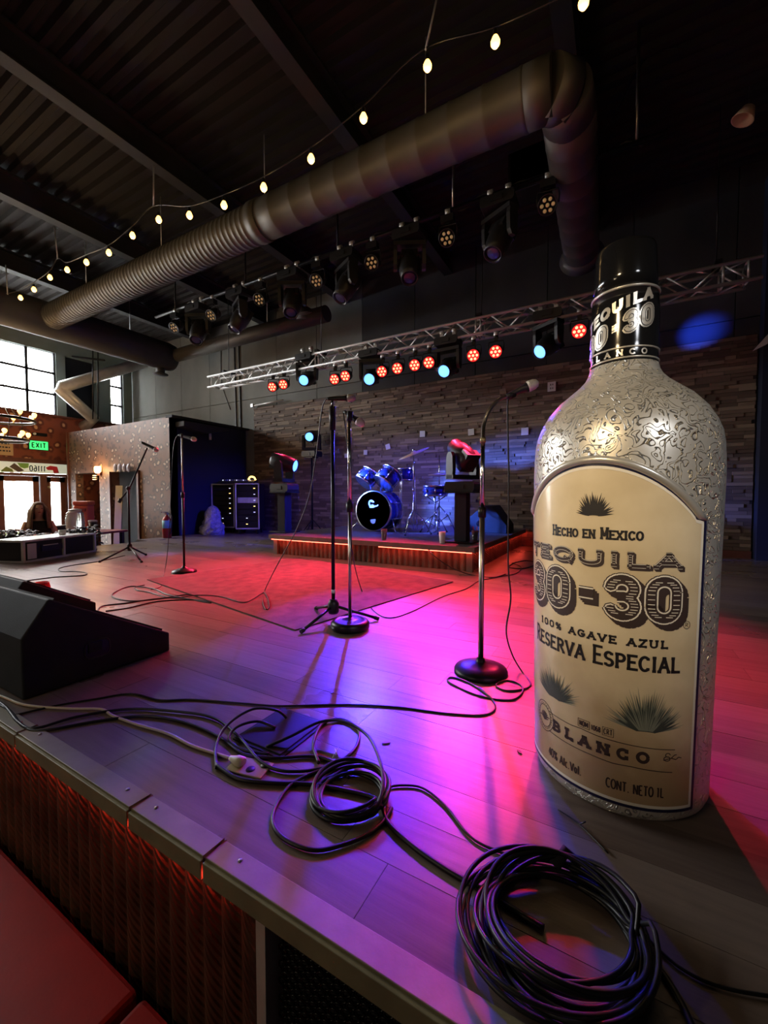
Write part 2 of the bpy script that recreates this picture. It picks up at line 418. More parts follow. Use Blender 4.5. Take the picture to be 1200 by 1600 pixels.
# ---- back wall: concrete panels, wood strip cladding below
wb = struct(MB().box(((XL+XR)/2, YB+.16, (ZF+ZC)/2), (XR-XL+.4, .2, ZC-ZF+.3)).build('wall_back', 'concdark'), 'bare concrete back wall with panel joints')
cm = unit('conc'); cd = unit('shadeconc')  # plain concrete, and the shade-darkened tone for the right-hand panels
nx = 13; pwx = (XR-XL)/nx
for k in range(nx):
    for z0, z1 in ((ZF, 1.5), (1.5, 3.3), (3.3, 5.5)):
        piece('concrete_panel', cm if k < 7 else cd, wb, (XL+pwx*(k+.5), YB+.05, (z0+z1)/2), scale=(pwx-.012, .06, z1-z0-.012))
CX0, CX1, CZ1 = -7.93, 1.62, 3.06
MB().box(((CX0+CX1)/2, YB+.005, CZ1/2), (CX1-CX0, .03, CZ1)).build('cladding_backing', 'clad_back', wb)
strips = []; z = .0; rh = .05
while z < CZ1 - .02:
    x = CX0 - random.uniform(0, .3)
    while x < CX1:
        L = random.choice((.12, .18, .24, .3, .4, .55)); x0, x1 = max(x, CX0), min(x+L, CX1)
        if x1-x0 > .04: strips.append((x0, x1, z, z+rh, random.uniform(.012, .04)))
        x += L
    z += rh
def svis(s):
    p = px(((s[0]+s[1])/2, YB, (s[2]+s[3])/2))
    hid = (830 < p[0] < 1135 and p[1] > 600) or (430 < p[0] < 800 and p[1] > 815)
    return (50 if hid else 0) - (s[1]-s[0]) * FPX / p[2] / 100
strips.sort(key=svis)
sm = unit('strip'); rest = MB(); tints = []
for i, (a, b, c, d, t) in enumerate(strips):
    if i < 300: piece('wood_strip', sm, wb, ((a+b)/2, YB-t/2, (c+d)/2), scale=(b-a-.003, t, d-c-.003))
    else: rest.box(((a+b)/2, YB-t/2, (c+d)/2), (b-a-.003, t, d-c-.003)); tints += [random.random()]*6
ob = rest.build('wood_strips', 'strip', wb); ob['kind'] = 'stuff'
ob.data.attributes.new('tint', 'FLOAT', 'FACE').data.foreach_set('value', tints)
struct(MB().box(((-1.35+CX1)/2, YB-.05, .05), (CX1+1.35, .03, .10)).build('baseboard_back', 'trimwood'), 'low baseboard under the wood strip cladding')
struct(MB().box((1.72, YB-.1, 2.5), (.16, .2, 5.1)).build('trim_1', 'navywall'), 'dark vertical post at the end of the back wall')

# ---- right and rear walls
struct(MB().box((XR+.1, .7, (ZF+ZC)/2), (.2, 13.6, ZC-ZF+.3)).build('wall_right', 'blackwall'), 'black painted side wall')
struct(MB().box(((XL+XR)/2, -6.1, (ZF+ZC)/2), (XR-XL+.4, .2, ZC-ZF+.3)).build('wall_rear', 'blackwall'), 'dark wall behind the camera')

# ---- left wall with windows and entrance doors
wl = struct(MB().box((XL-.12, .7, 5.1), (.24, 13.6, .74)).build('wall_left', 'teal'), 'left wall with high windows above the entrance doors')
def wpart(name, m, y0, y1, z0, z1, x=XL-.12, t=.24, par=wl, bev=0): return MB().box((x, (y0+y1)/2, (z0+z1)/2), (t, y1-y0, z1-z0)).build(name, m, par, bevel=bev)
WZ0, WZ1 = 3.05, 4.75
wpart('patterned_band', 'redpat', -6, 7.4, 1.78, WZ0)
wpart('pier', 'teal', 5.40, 5.62, WZ0, WZ1); wpart('recess', 'frame', 5.62, 6.38, WZ0, WZ1, XL-.2, .1)
wpart('pier', 'teal', 6.38, 6.78, WZ0, WZ1); wpart('pier', 'teal', 7.14, 7.4, WZ0, WZ1); wpart('pier', 'blackwall', -6, -.9, WZ0, WZ1)
wpart('ledge', 'trimwood', -6, 7.4, WZ0-.05, WZ0, XL-.08, .26)
wpart('lower_wall', 'redpat', 5.66, 7.4, ZF, 1.78); wpart('lower_wall', 'redpat', -6, 3.1, ZF, 1.78)
gm = unit('glass')
def window(name, y0, nc, w, rows, z0, z1, label):
    h = (z1-z0)/rows; b = MB()
    for k in range(nc+1): b.box((XL-.08, y0+k*w, (z0+z1)/2), (.06, .05, z1-z0))
    for k in range(rows+1): b.box((XL-.08, y0+nc*w/2, z0+k*h), (.06, nc*w, .05))
    f = struct(b.build(name, 'frame'), label)
    for i in range(nc):
        for j in range(rows): piece('pane', gm, f, (XL-.08, y0+(i+.5)*w, z0+(j+.5)*h), scale=(.008, w-.03, h-.03))
window('window_1', -.80, 10, .62, 3, WZ0, WZ1, 'wide gridded high window, blown out by daylight')
window('window_2', 6.78, 1, .36, 3, WZ0, WZ1, 'narrow high window beside the concrete wall corner')
# entrance
b = MB()
for y0, y1 in ((3.1, 3.22), (4.98, 5.12), (5.56, 5.66)): b.box((XL-.1, (y0+y1)/2, (ZF+1.42)/2), (.18, y1-y0, 1.42-ZF))
b.box((XL-.1, 4.38, 1.42), (.2, 2.56, .07)).box((XL-.1, 4.38, 1.77), (.26, 2.56, .08)).box((XL-.02, 4.38, 1.82), (.1, 2.6, .03))
ent = struct(b.build('trim_2', 'trimwood'), 'red brown timber surround of the entrance doors')
def leaf(n, y0, y1, label, fix=False):
    b = MB(); s = .13; z0, z1 = ZF+.02, 1.38
    b.box((XL-.1, y0+s/2, (z0+z1)/2), (.05, s, z1-z0)).box((XL-.1, y1-s/2, (z0+z1)/2), (.05, s, z1-z0))
    b.box((XL-.1, (y0+y1)/2, z1-.07), (.05, y1-y0, .14)).box((XL-.1, (y0+y1)/2, z0+.12), (.05, y1-y0, .24)).box((XL-.1, (y0+y1)/2, -.02), (.05, y1-y0-.1, .05))
    d = struct(b.build('door_%d' % n, 'doorwood'), label)
    piece('pane', gm, d, (XL-.1, (y0+y1)/2, .66), scale=(.01, y1-y0-.24, 1.3)); piece('pane', gm, d, (XL-.1, (y0+y1)/2, -.36), scale=(.01, y1-y0-.24, .62))
    if not fix: MB().tube([(XL-.02, y1-.09, -.1), (XL+.03, y1-.09, -.08), (XL+.03, y1-.09, .3), (XL-.02, y1-.09, .32)], .012).build('pull_handle', 'chrome', d)
    else: MB().ball((XL+.0, y0+.06, 1.1), .035).build('round_knob', 'brassplate', d)
leaf(1, 4.12, 4.97, 'red brown glazed entrance door nearest the sidelight'); leaf(2, 3.24, 4.10, 'red brown glazed entrance door, farther from the sidelight')
leaf(3, 5.10, 5.58, 'narrow glazed sidelight beside the entrance doors', True)
piece('pane', gm, ent, (XL-.1, 4.38, 1.595), scale=(.01, 2.5, .3))
# transom banner, its house number seen reversed from inside
bn = tag(MB().box((XL-.06, 4.38, 1.595), (.012, 2.46, .27)).build('transom_banner', 'banner'), 'printed banner with reversed house number in the glass above the doors', 'banner')

# ---- patterned partition and navy stage side wall
def xat(p): return on_y(p, 740, 5.34).x
pf = 5.34
b = MB(); xa, xb_, xc, xd = xat(118), xat(155), xat(174), xat(216)
zt = 2.53; zo = on_y(160, 738, pf).z
b.box(((-12.62+xa)/2, pf+.09, (ZF+zt)/2), (xa+12.62, .18, zt-ZF)).box(((xd-8.25)/2, pf+.09, (ZF+zt)/2), (-8.25-xd, .18, zt-ZF))
b.box(((xa+xd)/2, pf+.09, (zo+zt)/2), (xd-xa, .18, zt-zo)).box(((xb_+xc)/2, pf+.09, (ZF+zo)/2), (xc-xb_, .18, zo-ZF))
part = struct(b.build('wall_partition', 'brownpat'), 'brown patterned partition wall with dark openings')
MB().box((-12.6, pf-.01, (ZF+zt)/2), (.05, .06, zt-ZF)).build('edge_trim', 'trimwood', part)
MB().box(((xa+xd)/2, pf+.75, .4), (xd-xa+.6, .04, 2.7)).build('dark_back_panel', 'blackwall', part)
MB().box((xd+.03, pf-.02, (ZF+zo)/2), (.07, .05, zo-ZF)).box((xc-.03, pf-.02, (ZF+zo)/2), (.06, .05, zo-ZF)).build('door_jamb', 'trimwood', part)
wn = struct(MB().box((-8.33, (5.34+YB)/2, zt/2), (.16, YB-5.34, zt)).build('wall_stage', 'navywall'), 'navy painted side wall of the stage beside the equipment racks')
MB().box((-8.24, (5.34+YB)/2, zt+.01), (.22, YB-5.34+.02, .05)).build('cap_rail', 'blackwall', wn)

# ---- ceiling deck with beams
b = MB(); vs = []; pr = []
y = -6.1
while y < 7.7:
    pr += [(y, 0), (y+.06, 0), (y+.09, .05), (y+.15, .05), (y+.18, 0)]; y += .18
for x in (XL-.2, XR+.2): vs += [(x, yy, ZC+zz) for yy, zz in pr]
n_ = len(pr)
b.add(vs, [(i, i+1, n_+i+1, n_+i) for i in range(n_-1)])
ceil = struct(b.build('ceiling', 'ceil', fix=False), 'black corrugated metal deck ceiling')
MB().box(((XL+XR)/2, .7, ZC+.15), (XR-XL+.6, 14, .1)).build('roof_slab', 'ceil', ceil)
ib = [(-.085,0),(.085,0),(.085,.02),(.012,.02),(.012,.32),(.085,.32),(.085,.345),(-.085,.345),(-.085,.32),(-.012,.32),(-.012,.02),(-.085,.02)]
bme = MB().prism(ib, -6.0, 7.45, 'y').mesh('beam'); bme.materials.append(M['beam'])
for k in range(6): piece('beam', bme, ceil, (-5.15 - 2.33*3 + 2.33*k, 0, 5.0))

# ---- stage front: edge strips, ribbed panels, grille, red LED strip
front = thing('stage_front', 'stage front skirt of ribbed bronze sheet under a worn metal edge strip', 'stage skirt', (0, .6, 0))
cuts = [-7.8, -6.6, -5.4, -4.2, -3.0, -1.86, -1.14, -.83, .35, 1.5, 2.6]
for a, c in zip(cuts, cuts[1:]):
    MB().prism([(-.005,.002),(.062,.002),(.062,.006),(.004,.008),(.004,-.045),(-.005,-.045)], a+.004, c-.004, 'x').build('edge_strip', 'edge', front, bevel=.002)
    for xx in ((a+.08, c-.08) if c-a > .5 else (a+.06,)): MB().lathe([(.006,0),(.005,.003),(.0005,.004)], 8, Matrix.Translation((xx, .04, .0065))).build('screw', 'oldchrome', front)
def ribbed(x0, x1, z0, z1, pitch, depth, axis='x', fixed=0., sub=8):
    """corrugated sheet: ribs run vertically, sheet spans x0..x1"""
    b = MB(); n = max(2, int((x1-x0)/pitch))*sub; vs = []; fs = []
    for i in range(n+1):
        u = x0+(x1-x0)*i/n; d = -abs(math.sin(math.pi*i/sub))*depth
        for k in range(5):
            zz = z0+(z1-z0)*k/4
            vs.append((u, fixed+d, zz) if axis == 'x' else (fixed-d, u, zz))
    for i in range(n):
        for k in range(4): fs.append((i*5+k, (i+1)*5+k, (i+1)*5+k+1, i*5+k+1))
    return b.add(vs, fs, True)
xs = [-7.8, -6.2, -4.6, -3.0, -1.78, -.68]
for a, c in zip(xs, xs[1:]):
    ribbed(a, c, ZF, -.045, .068, .020, fixed=.040).build('ribbed_panel', 'ribbed', front, fix=False)
MB().box((-3.9, .012, -.043), (6.3, .008, .005)).build('led_strip', 'redstrong', front)
MB().box((-.655, .035, (ZF-.045)/2), (.028, .05, -ZF-.045)).build('corner_post', 'alu', front)
MB().box((.98, .056, (ZF-.045)/2), (3.2, .01, -ZF-.045)).build('grille_backing', 'blackwall', front)
hx = MB()
for i in range(66):
    for j in range(24):
        cx = -.622+.0215*i+(.0107 if j % 2 else 0); cz = -.056-.0195*j
        hx.tube([(cx+.0088*math.cos(t), .045-.006*math.sin(t/2+.3), cz+.0088*math.sin(t)) for t in [math.pi*2*q/7 for q in range(8)]], .0024, 3, caps=False)
g_ = hx.build('grille', 'blackmetal', front, fix=False); g_['kind'] = 'stuff'

# ---- red bench against the stage front
zs = on_y(130, 1450, .61).z
for i, (a, c, lab) in enumerate(((-5.9,-4.72,'red vinyl bench along the stage front, far end'), (-4.7,-3.52,'red vinyl bench along the stage front, third from the seam in view'), (-3.5,-2.32,'red vinyl bench left of the seamed pair'), (-2.3,-1.12,'red vinyl bench seat in the lower left corner, left of the seam'), (-1.10,-.12,'red vinyl bench seat in the lower left corner, right of the seam'))):
    t = thing('bench', lab, 'bench', ((a+c)/2, .3, ZF), 0, 'red benches along the stage front')
    MB().box((0, 0, zs-ZF-.06), (c-a-.006, .61, .12)).build('seat_cushion', 'redvinyl', t, bevel=.015)
    MB().box((0, .0, (zs-ZF-.12)/2), (c-a-.02, .5, zs-ZF-.12)).build('bench_base', 'blackwall', t)

# ---- drum riser
RX0, RX1, RY0, RZ = -4.4, -1.42, 4.5, .29
ri = thing('drum_riser', 'low drum platform with ribbed skirt and red LED strip under its edge', 'platform', ((RX0+RX1)/2, RY0, 0))
hw = (RX1-RX0)/2; dp = YB-.06-RY0
MB().box((0, dp/2-.04, RZ-.025), (2*hw+.12, dp+.08, .05)).build('top_board', 'plywood', ri, bevel=.006)
MB().box((0, -.085, RZ-.03), (2*hw+.13, .012, .062)).build('edge_trim', 'woodtrim', ri)
MB().box((hw+.065, dp/2-.04, RZ-.03), (.012, dp+.08, .062)).build('edge_trim', 'woodtrim', ri)
MB().box((-hw-.065, dp/2-.04, RZ-.03), (.012, dp+.08, .062)).build('edge_trim', 'woodtrim', ri)
for a, c in ((-hw+.05, -.45), (-.45, .55), (.55, hw-.05)): ribbed(a, c, .0, RZ-.05, .075, .016, fixed=.012).build('ribbed_panel', 'ribbed', ri, fix=False)
ribbed(.04, dp, .0, RZ-.05, .075, .016, 'y', hw-.01).build('ribbed_panel', 'ribbed', ri, fix=False)
MB().box((-hw+.01, dp/2, (RZ-.05)/2), (.02, dp, RZ-.05)).build('side_panel', 'woodtrim', ri)
for sx in (-1, 1): MB().box((sx*(hw-.01), .0, (RZ-.05)/2), (.07, .06, RZ-.05)).build('corner_post', 'woodtrim', ri)
for a, c in ((-hw-.02, -.12), (.32, hw+.03)): MB().box(((a+c)/2, -.07, RZ-.064), (c-a, .016, .012)).build('led_strip', 'redemit', ri)
MB().box((hw+.045, dp/2, RZ-.062), (.014, dp, .01)).build('led_strip', 'redemit', ri)

# ---- rug
A = on_z(235, 908); B = on_z(475, 990); C = on_z(697, 908); A.z = B.z = C.z = 0
ex = (B-A); ey = (C-B); ang = math.atan2(ex.y, ex.x)
rg = tag(MB().box((0, 0, .005), (ex.length, ey.length, .008)).build('rug', 'rug', None, (A+C)/2, bevel=.002), 'thin dark red rug on the stage floor before the drum riser', 'rug')
rg.rotation_euler.z = ang

# ================================================================== OVERHEAD
def ringed(p0, p1, r, step=.085, rise=.004, n=32):
    p0, p1 = Vector(p0), Vector(p1); L = (p1-p0).length; d = (p1-p0)/L; pts = []; rs = []
    k = int(L/step)
    for i in range(k):
        for f, h in ((0, 0), (.86, 0), (.90, rise), (.96, rise)):
            pts.append(p0+d*L*(i+f)/k); rs.append(r+h)
    pts.append(p1); rs.append(r)
    return MB().tube(pts, rs, n)
# spiral duct across the room, elbow towards the back wall
DZ, DY, DX, DR = 4.29, 3.82, -.44, .225
du = thing('spiral_duct', 'long spiral air duct crossing the ceiling with an elbow at its right end', 'air duct', (-4.9, DY, DZ))
off = Vector((-4.9, DY, DZ))
def rel(*p): return Vector(p) - off
ringed(rel(-9.45, DY, DZ), rel(-3.9, DY, DZ), DR).build('duct_run', 'duct', du)
ringed(rel(-3.9, DY, DZ), rel(DX-.3, DY, DZ), DR, .3).build('duct_run', 'duct', du)
MB().tube([rel(-4.0, DY, DZ), rel(-3.85, DY, DZ)], DR+.012, 32).build('coupling_band', 'duct', du)
el = [rel(DX-.3, DY, DZ), rel(DX-.12, DY, DZ), rel(DX-.02, DY+.10, DZ), rel(DX, DY+.32, DZ)]
for a, c in zip(el, el[1:]):
    d = (c-a).normalized(); MB().tube([a-d*.03, c+d*.03], DR+.001, 32).build('elbow_segment', 'duct', du)
ringed(rel(DX, DY+.3, DZ), rel(DX-.06, 6.55, DZ), DR, .3).build('duct_run', 'duct', du)
MB().tube([rel(DX-.06, 6.5, DZ), rel(DX-.06, 6.6, DZ-.02)], [DR, DR+.07], 28).build('flange', 'duct', du)
for xx in (-8.2, -6.0, -3.87, -1.7):
    MB().tube([rel(xx, DY, DZ+DR), rel(xx, DY, ZC-.03)], .006, 6).build('hanger_rod', 'alu', du)
# large dark duct along the left
bd = thing('main_duct', 'large dark main duct running towards the back wall on the left', 'air duct', (-9.72, 4, DZ))
MB().tube([(0, -7, 0), (0, 2.25, 0), (0, 2.4, 0), (0, 2.46, 0)], [.335, .335, .31, .2], 36).build('duct_run', 'ductdark', bd)
MB().cyl((0, 2.1, -.3), (0, 2.1, -.46), .1).lathe([(.17, -.46), (.17, -.475), (.05, -.49)], 20, Matrix.Translation((0, 2.1, 0))).build('diffuser', 'ductdark', bd)
for yy in (-4, -1, 1.4): MB().tube([(0, yy, .33), (0, yy, 1.05)], .008, 6).build('hanger_rod', 'alu', bd)
# branch duct along the back wall with down diffusers
z2, y2 = 4.32, 6.35
b2 = thing('branch_duct', 'slim branch duct near the back wall with round down diffusers', 'air duct', (-7, y2, z2))
MB().tube([(-2.5, 0, -.02), (2.15, 0, 0)], .15, 24).build('duct_run', 'duct', b2)
for p, r, L in (((375, 512), .13, .26), ((482, 478), .19, .42)):
    c = on_y(*p, y2); xx = c.x+7; zz = c.z-z2
    MB().tube([(xx-.06, 0, -.05), (xx-.03, 0, zz), (xx, 0, zz-L*.5)], r, 22).lathe([(r+.07, zz-L*.5), (r+.07, zz-L*.5-.015), (r*.5, zz-L*.5-.04), (r*.3, zz-L*.5-.03)], 24, Matrix.Translation((xx, 0, 0))).build('diffuser', 'ductdark', b2)
for xx in (-1.8, .6): MB().tube([(xx, 0, .14), (xx, 0, ZC-z2-.03)], .008, 6).build('hanger_rod', 'alu', b2)
# pale pipe by the left wall
P0, P1, P2 = on_x(92, 606, -12.75), on_y(226, 566, 7.1), on_x(147, 655, -12.75)
tag(MB().tube([Vector((-13.28, P2.y, P2.z-.15)), P2, P0, P0+(P1-P0)*.03, P1], .15, 18).build('flue_pipe', 'alu'), 'pale bent flue pipe by the narrow window on the left wall', 'pipe')
t = thing('pipe_support', 'thin dark pipe frame hanging below the main duct at the windows', 'pipe frame', on_y(120, 560, 5.8))
q = lambda x, y: on_y(x, y, 5.8)-t.location
MB().tube([q(58, 550), q(163, 563)], .025, 8).build('crossbar', 'blackmetal', t)
for x_ in (60, 145, 153): MB().tube([q(x_, 520), q(x_, 560 if x_ < 100 else 655)], .016, 8).build('rod', 'blackmetal', t)
MB().tube([q(58, 556), q(100, 540)], .02, 8).build('crossbar', 'blackmetal', t)

# ---- string lights
SY = 3.0
bp_ = [(32,463),(53,450),(78,431),(105,419),(135,407),(170,392),(207,365),(248,340),(296,333),(350,317),(412,289),(486,244),(568,180),(668,98),(774,60),(912,-2)]
st = thing('string_lights', 'string of warm bare bulbs sagging across the dark ceiling', 'string lights', on_y(486, 244, SY))
so = st.location.copy()
bulb_me = MB().lathe([(.0005,-.062),(.018,-.058),(.031,-.04),(.033,-.022),(.022,.004),(.014,.018)], 14).mesh('bulb'); bulb_me.materials.append(M['bulb'])
sock_me = MB().lathe([(.015,.012),(.018,.016),(.018,.055),(.008,.062)], 12).mesh('socket'); sock_me.materials.append(M['rubber'])
ends = {}
for i, p in enumerate(bp_):
    c = on_y(*p, SY)-so; bo = piece('bulb', bulb_me, st, c); piece('socket', sock_me, bo, (0,0,0))
    l = light('POINT', 'bulb_light', c+so+Vector((0,0,-.09)), 1.4, (1, .66, .27), None, .03)
cord_px = [(10,459),(32,453),(53,441),(78,423),(90,404),(105,410),(135,398),(170,383),(207,353),(240,322),(296,322),(350,304),(412,276),(486,230),(568,165),(660,78),(774,42),(912,-22),(1000,-70)]
MB().tube(catmull([on_y(*p, SY)-so for p in cord_px], 6), .006, 6).build('cord', 'rubber', st)
for a, c in (((240,259),(240,322)), ((85,356),(90,404)), ((9,414),(12,460)), ((684,-10),(665,78))):
    MB().tube([on_y(*a, SY)-so, on_y(*c, SY)-so], .008, 6).build('hanger_rod', 'alu', st)

# ---- stage lamp builders
def axes(d):
    d = Vector(d).normalized(); return math.acos(max(-1, min(1, -d.z))), math.atan2(-d.x, d.y)
def mk(name, mb, m):
    me = mb.mesh(name); me.materials.append(M[m])
    import bmesh
    bm = bmesh.new(); bm.from_mesh(me); bmesh.ops.recalc_face_normals(bm, faces=bm.faces); bm.to_mesh(me); bm.free(); return me
DOWN = Matrix.Rotation(math.pi, 4, 'X')
par_can = mk('can', MB().lathe([(.03,.12),(.075,.115),(.09,.08),(.092,-.05),(.098,-.055),(.098,-.066),(.088,-.066),(.086,-.05)], 20), 'black')
seven = [(0,0)]+[(.055*math.cos(R(60*k)), .055*math.sin(R(60*k))) for k in range(6)]
def leds(m, rm):
    c = MB(); r_ = MB()
    for u, v in seven:
        c.lathe([(.0005,-.067),(.012,-.066),(.019,-.060)], 10, Matrix.Translation((u, v, 0)))
        r_.lathe([(.019,-.060),(.025,-.058)], 10, Matrix.Translation((u, v, 0)))
    r_.lathe([(.086,-.053),(.0005,-.053)], 20)
    return mk('led_cluster', c, m), mk('led_plate', r_, rm)
led_on = leds('ledcore', 'ledrim'); led_off = leds('amberlens', 'black')
par_yoke = mk('yoke', MB().tube([(-.105,0,0),(-.11,0,.09),(-.1,0,.14),(.1,0,.14),(.11,0,.09),(.105,0,0)], .009, 6).box((0,0,.165), (.05,.05,.05)).cyl((-.03,0,.21), (.03,0,.21), .03), 'blackmetal')
par_box = mk('driver_box', MB().box((0,.02,.19), (.15,.09,.08)), 'black'); par_tag = mk('clamp', MB().box((0,-.03,.26), (.035,.03,.07)).cyl((-.03,0,.29), (.03,0,.29), .035), 'alu')
def par_light(loc, aim, label, lit, group):
    t = thing('par_light', label, 'stage light', loc, 0, group); a, p = axes(Vector(aim)-Vector(loc))
    can = piece('can', par_can, t, (0,0,0), (a, 0, p)); L = led_on if lit else led_off
    piece('led_plate', L[1], can, (0,0,0)); piece('led_cluster', L[0], can, (0,0,0))
    piece('yoke', par_yoke, t, (0,0,0), (0,0,p))
    if not lit: piece('driver_box', par_box, t, (0,0,0), (0,0,p)); piece('clamp', par_tag, t, (0,0,0), (0,0,p))
    else: piece('clamp', par_tag, t, (0,0,-.05), (0,0,p))
    return t
def bar_profile(L, w):  # rounded lamp head, lens at -z
    return [(w*.55, L*.5),(w*.8, L*.47),(w*.95, L*.38),(w, L*.1),(w*.94, -L*.2),(w*.80, -L*.3),(w*.78, -L*.5),(w*.68, -L*.5),(w*.66, -L*.45)]
mv_head = mk('head', MB().lathe(bar_profile(.42, .135), 22).box((0,0,.13), (.2,.24,.12)), 'black')
mv_lens = {k: mk('lens', MB().lathe([(.0005,-.205),(.06,-.20),(.09,-.19)], 20), k) for k in ('bluelens', 'darklens')}
def yoke_mesh(s):
    b = MB()
    for sx in (-1, 1): b.prism([(-.055,s*.0),(.055,s*.0),(.07,s*.1),(.06,s*.27),(.03,s*.32),(-.03,s*.32),(-.06,s*.27),(-.07,s*.1)], sx*.155, sx*.2, 'x')
    b.box((0,0,s*.02), (.4,.15,.05)); return mk('yoke', b, 'black')
mv_yoke = {s: yoke_mesh(s) for s in (-1, 1)}
mv_base = mk('base', MB().prism([(-.17,-.06),(.17,-.06),(.185,-.03),(.185,.03),(.17,.06),(-.17,.06),(-.185,.03),(-.185,-.03)], -.13, .13, 'y').box((0,-.135,0), (.12,.012,.05)), 'black')
mv_clamp = mk('clamp', MB().box((0,0,.0), (.25,.05,.03)).box((-.1,0,.03), (.05,.05,.09)).box((.1,0,.03), (.05,.05,.09)).cyl((-.13,0,.09), (-.07,0,.09), .035).cyl((.07,0,.09), (.13,0,.09), .035), 'alu')
mv_lbl = mk('badge', MB().box((0,-.137,.1), (.07,.004,.03)), 'paper')
def mover(loc, aim, label, lit=True, hang=True, group=None, sc=1.0):
    """loc = centre of the lamp head"""
    t = thing('moving_head_light', label, 'stage light', loc, 0, group); s = 1 if hang else -1
    a, p = axes(Vector(aim)-Vector(loc))
    h = piece('head', mv_head, t, (0,0,0), (a, 0, p)); piece('lens', mv_lens['bluelens' if lit else 'darklens'], h, (0,0,0))
    piece('badge', mv_lbl, h, (0,0,0))
    piece('yoke', mv_yoke[-1 if hang else 1], t, (0,0,s*.29), (0,0,p))
    piece('base', mv_base, t, (0,0,s*.385))
    if hang: piece('clamp', mv_clamp, t, (0,0,.46))
    t.scale = (sc, sc, sc); return t

# ---- silver box truss with its lamps
TY, TZ, TW, TX0, TX1 = 6.0, 3.245, .225, -7.85, 1.34
tr = thing('lighting_truss', 'long silver box truss hanging before the back wall', 'truss', (0, TY, TZ))
for yy in (0, TW):
    for zz in (0, TW): MB().tube([(TX0+.12*(yy > 0), yy, zz), (TX1-.1*(yy > 0), yy, zz)], .022, 10).build('chord', 'alu', tr)
n_ = 34; st_ = (TX1-TX0-.3)/n_
ln = math.hypot(st_, TW); brace = mk('brace', MB().tube([(0,0,-.5), (0,0,.5)], .010, 6), 'alu')
for k in range(n_):
    xm = TX0+.2+st_*(k+.5); up = 1 if k % 2 == 0 else -1; a = math.atan2(st_, TW)*up
    for fy in (0, TW): piece('brace', brace, tr, (xm, fy, TW/2), (0, a, 0), (1, 1, ln))
    for fz in (0, TW): piece('brace', brace, tr, (xm, TW/2, fz), Matrix.Rotation(-a*1, 3, 'Z').to_euler() if False else Vector((st_*up, TW, 0)).to_track_quat('Z', 'Y').to_euler(), (1, 1, ln))
for xx in (TX0+.12, -4.85, -4.78, -1.85, -1.78, 1.0, TX1-.12):
    for fy in (0, TW): piece('brace', brace, tr, (xx, fy, TW/2), (0,0,0), (1.3, 1.3, TW))
    for fz in (0, TW): piece('brace', brace, tr, (xx, TW/2, fz), (R(90),0,0), (1.3, 1.3, TW))
for xx in (-7.3, -4.8, -1.8, .95):
    MB().tube([(xx, TW/2, TW+.02), (xx, TW/2, ZC-TZ-.03)], .007, 6).build('hanging_wire', 'blackmetal', tr)
    MB().box((xx, TW/2, TW+.035), (.07, TW+.1, .035)).build('hanging_clamp', 'blackmetal', tr)
reds = [(427,604),(444,600),(524,592),(541,587),(598,580),(622,575),(649,570),(671,566),(740,555),(775,549),(905,517)]
cabl = MB()
aims = [(-5.0,2.8),(-4.4,3.2),(-3.4,3.0),(-3.8,3.5),(-2.9,3.3),(-2.4,3.7),(-2.3,3.3),(-.9,3.7),(-.3,2.4),(-.7,3.4),(-.25,2.9)]
for i, (p, am) in enumerate(zip(reds, aims)):
    c = on_y(*p, 6.02)
    lab = 'red-lit par light, %s from the left in the row under the truss' % ORD[i]
    par_light(c, (c.x*.55+am[0]*.2, 1.2, .9), lab, True, 'red par lights under the truss')
    d = (Vector((am[0], am[1], 0))-c).normalized()
    light('SPOT', 'par_beam', c+d*.13+Vector((0,-.09,-.04)), [520,560,640,700,700,640,560,560,640,660,600][i], (1, .03, .09), (am[0], am[1], 0), .06, 40, .9)
mv = [((480,592), (-5.85,3.55,0), 'blue-lit moving head on the truss, above the tripod microphone stand', 420, 9),
      ((580,590), (-1.32,2.05,0), 'blue-lit moving head on the truss above the drum kit, pointing at the floor', 1500, 21),
      ((700,575), (-.62,1.3,0), 'blue-lit moving head on the truss, lens facing the cable coils', 680, 34),
      ((856,540), (-3.6,6.3,.7), 'blue-lit moving head on the truss tilted left, beside the bottle shoulder', 1000, 66)]
for p, am, lab, pw_, an in mv:
    c = on_y(*p, 6.08); fa = {480: (-3.2,.5,.6), 580: (-1.6,.4,.2), 700: (-2.4,.6,-.2), 856: (-2.6,3.2,.6)}.get(p[0], am); mover(c, fa, lab, True, True, 'moving heads under the truss')
    d = (Vector(fa)-c).normalized(); light('SPOT', 'mover_beam', c+d*.25, pw_, (.035, .03, 1), am, .05, an, .7)
c = on_y(985, 512, 6.08); am = Vector((.98, 7.4, 3.2))
mover(c, am, 'moving head on the truss behind the bottle neck, washing the wall blue', True, True, 'moving heads under the truss')
d = (am-c).normalized(); light('SPOT', 'mover_beam', c+d*.24, 420, (.02, .07, 1), am, .05, 22, 1.0)

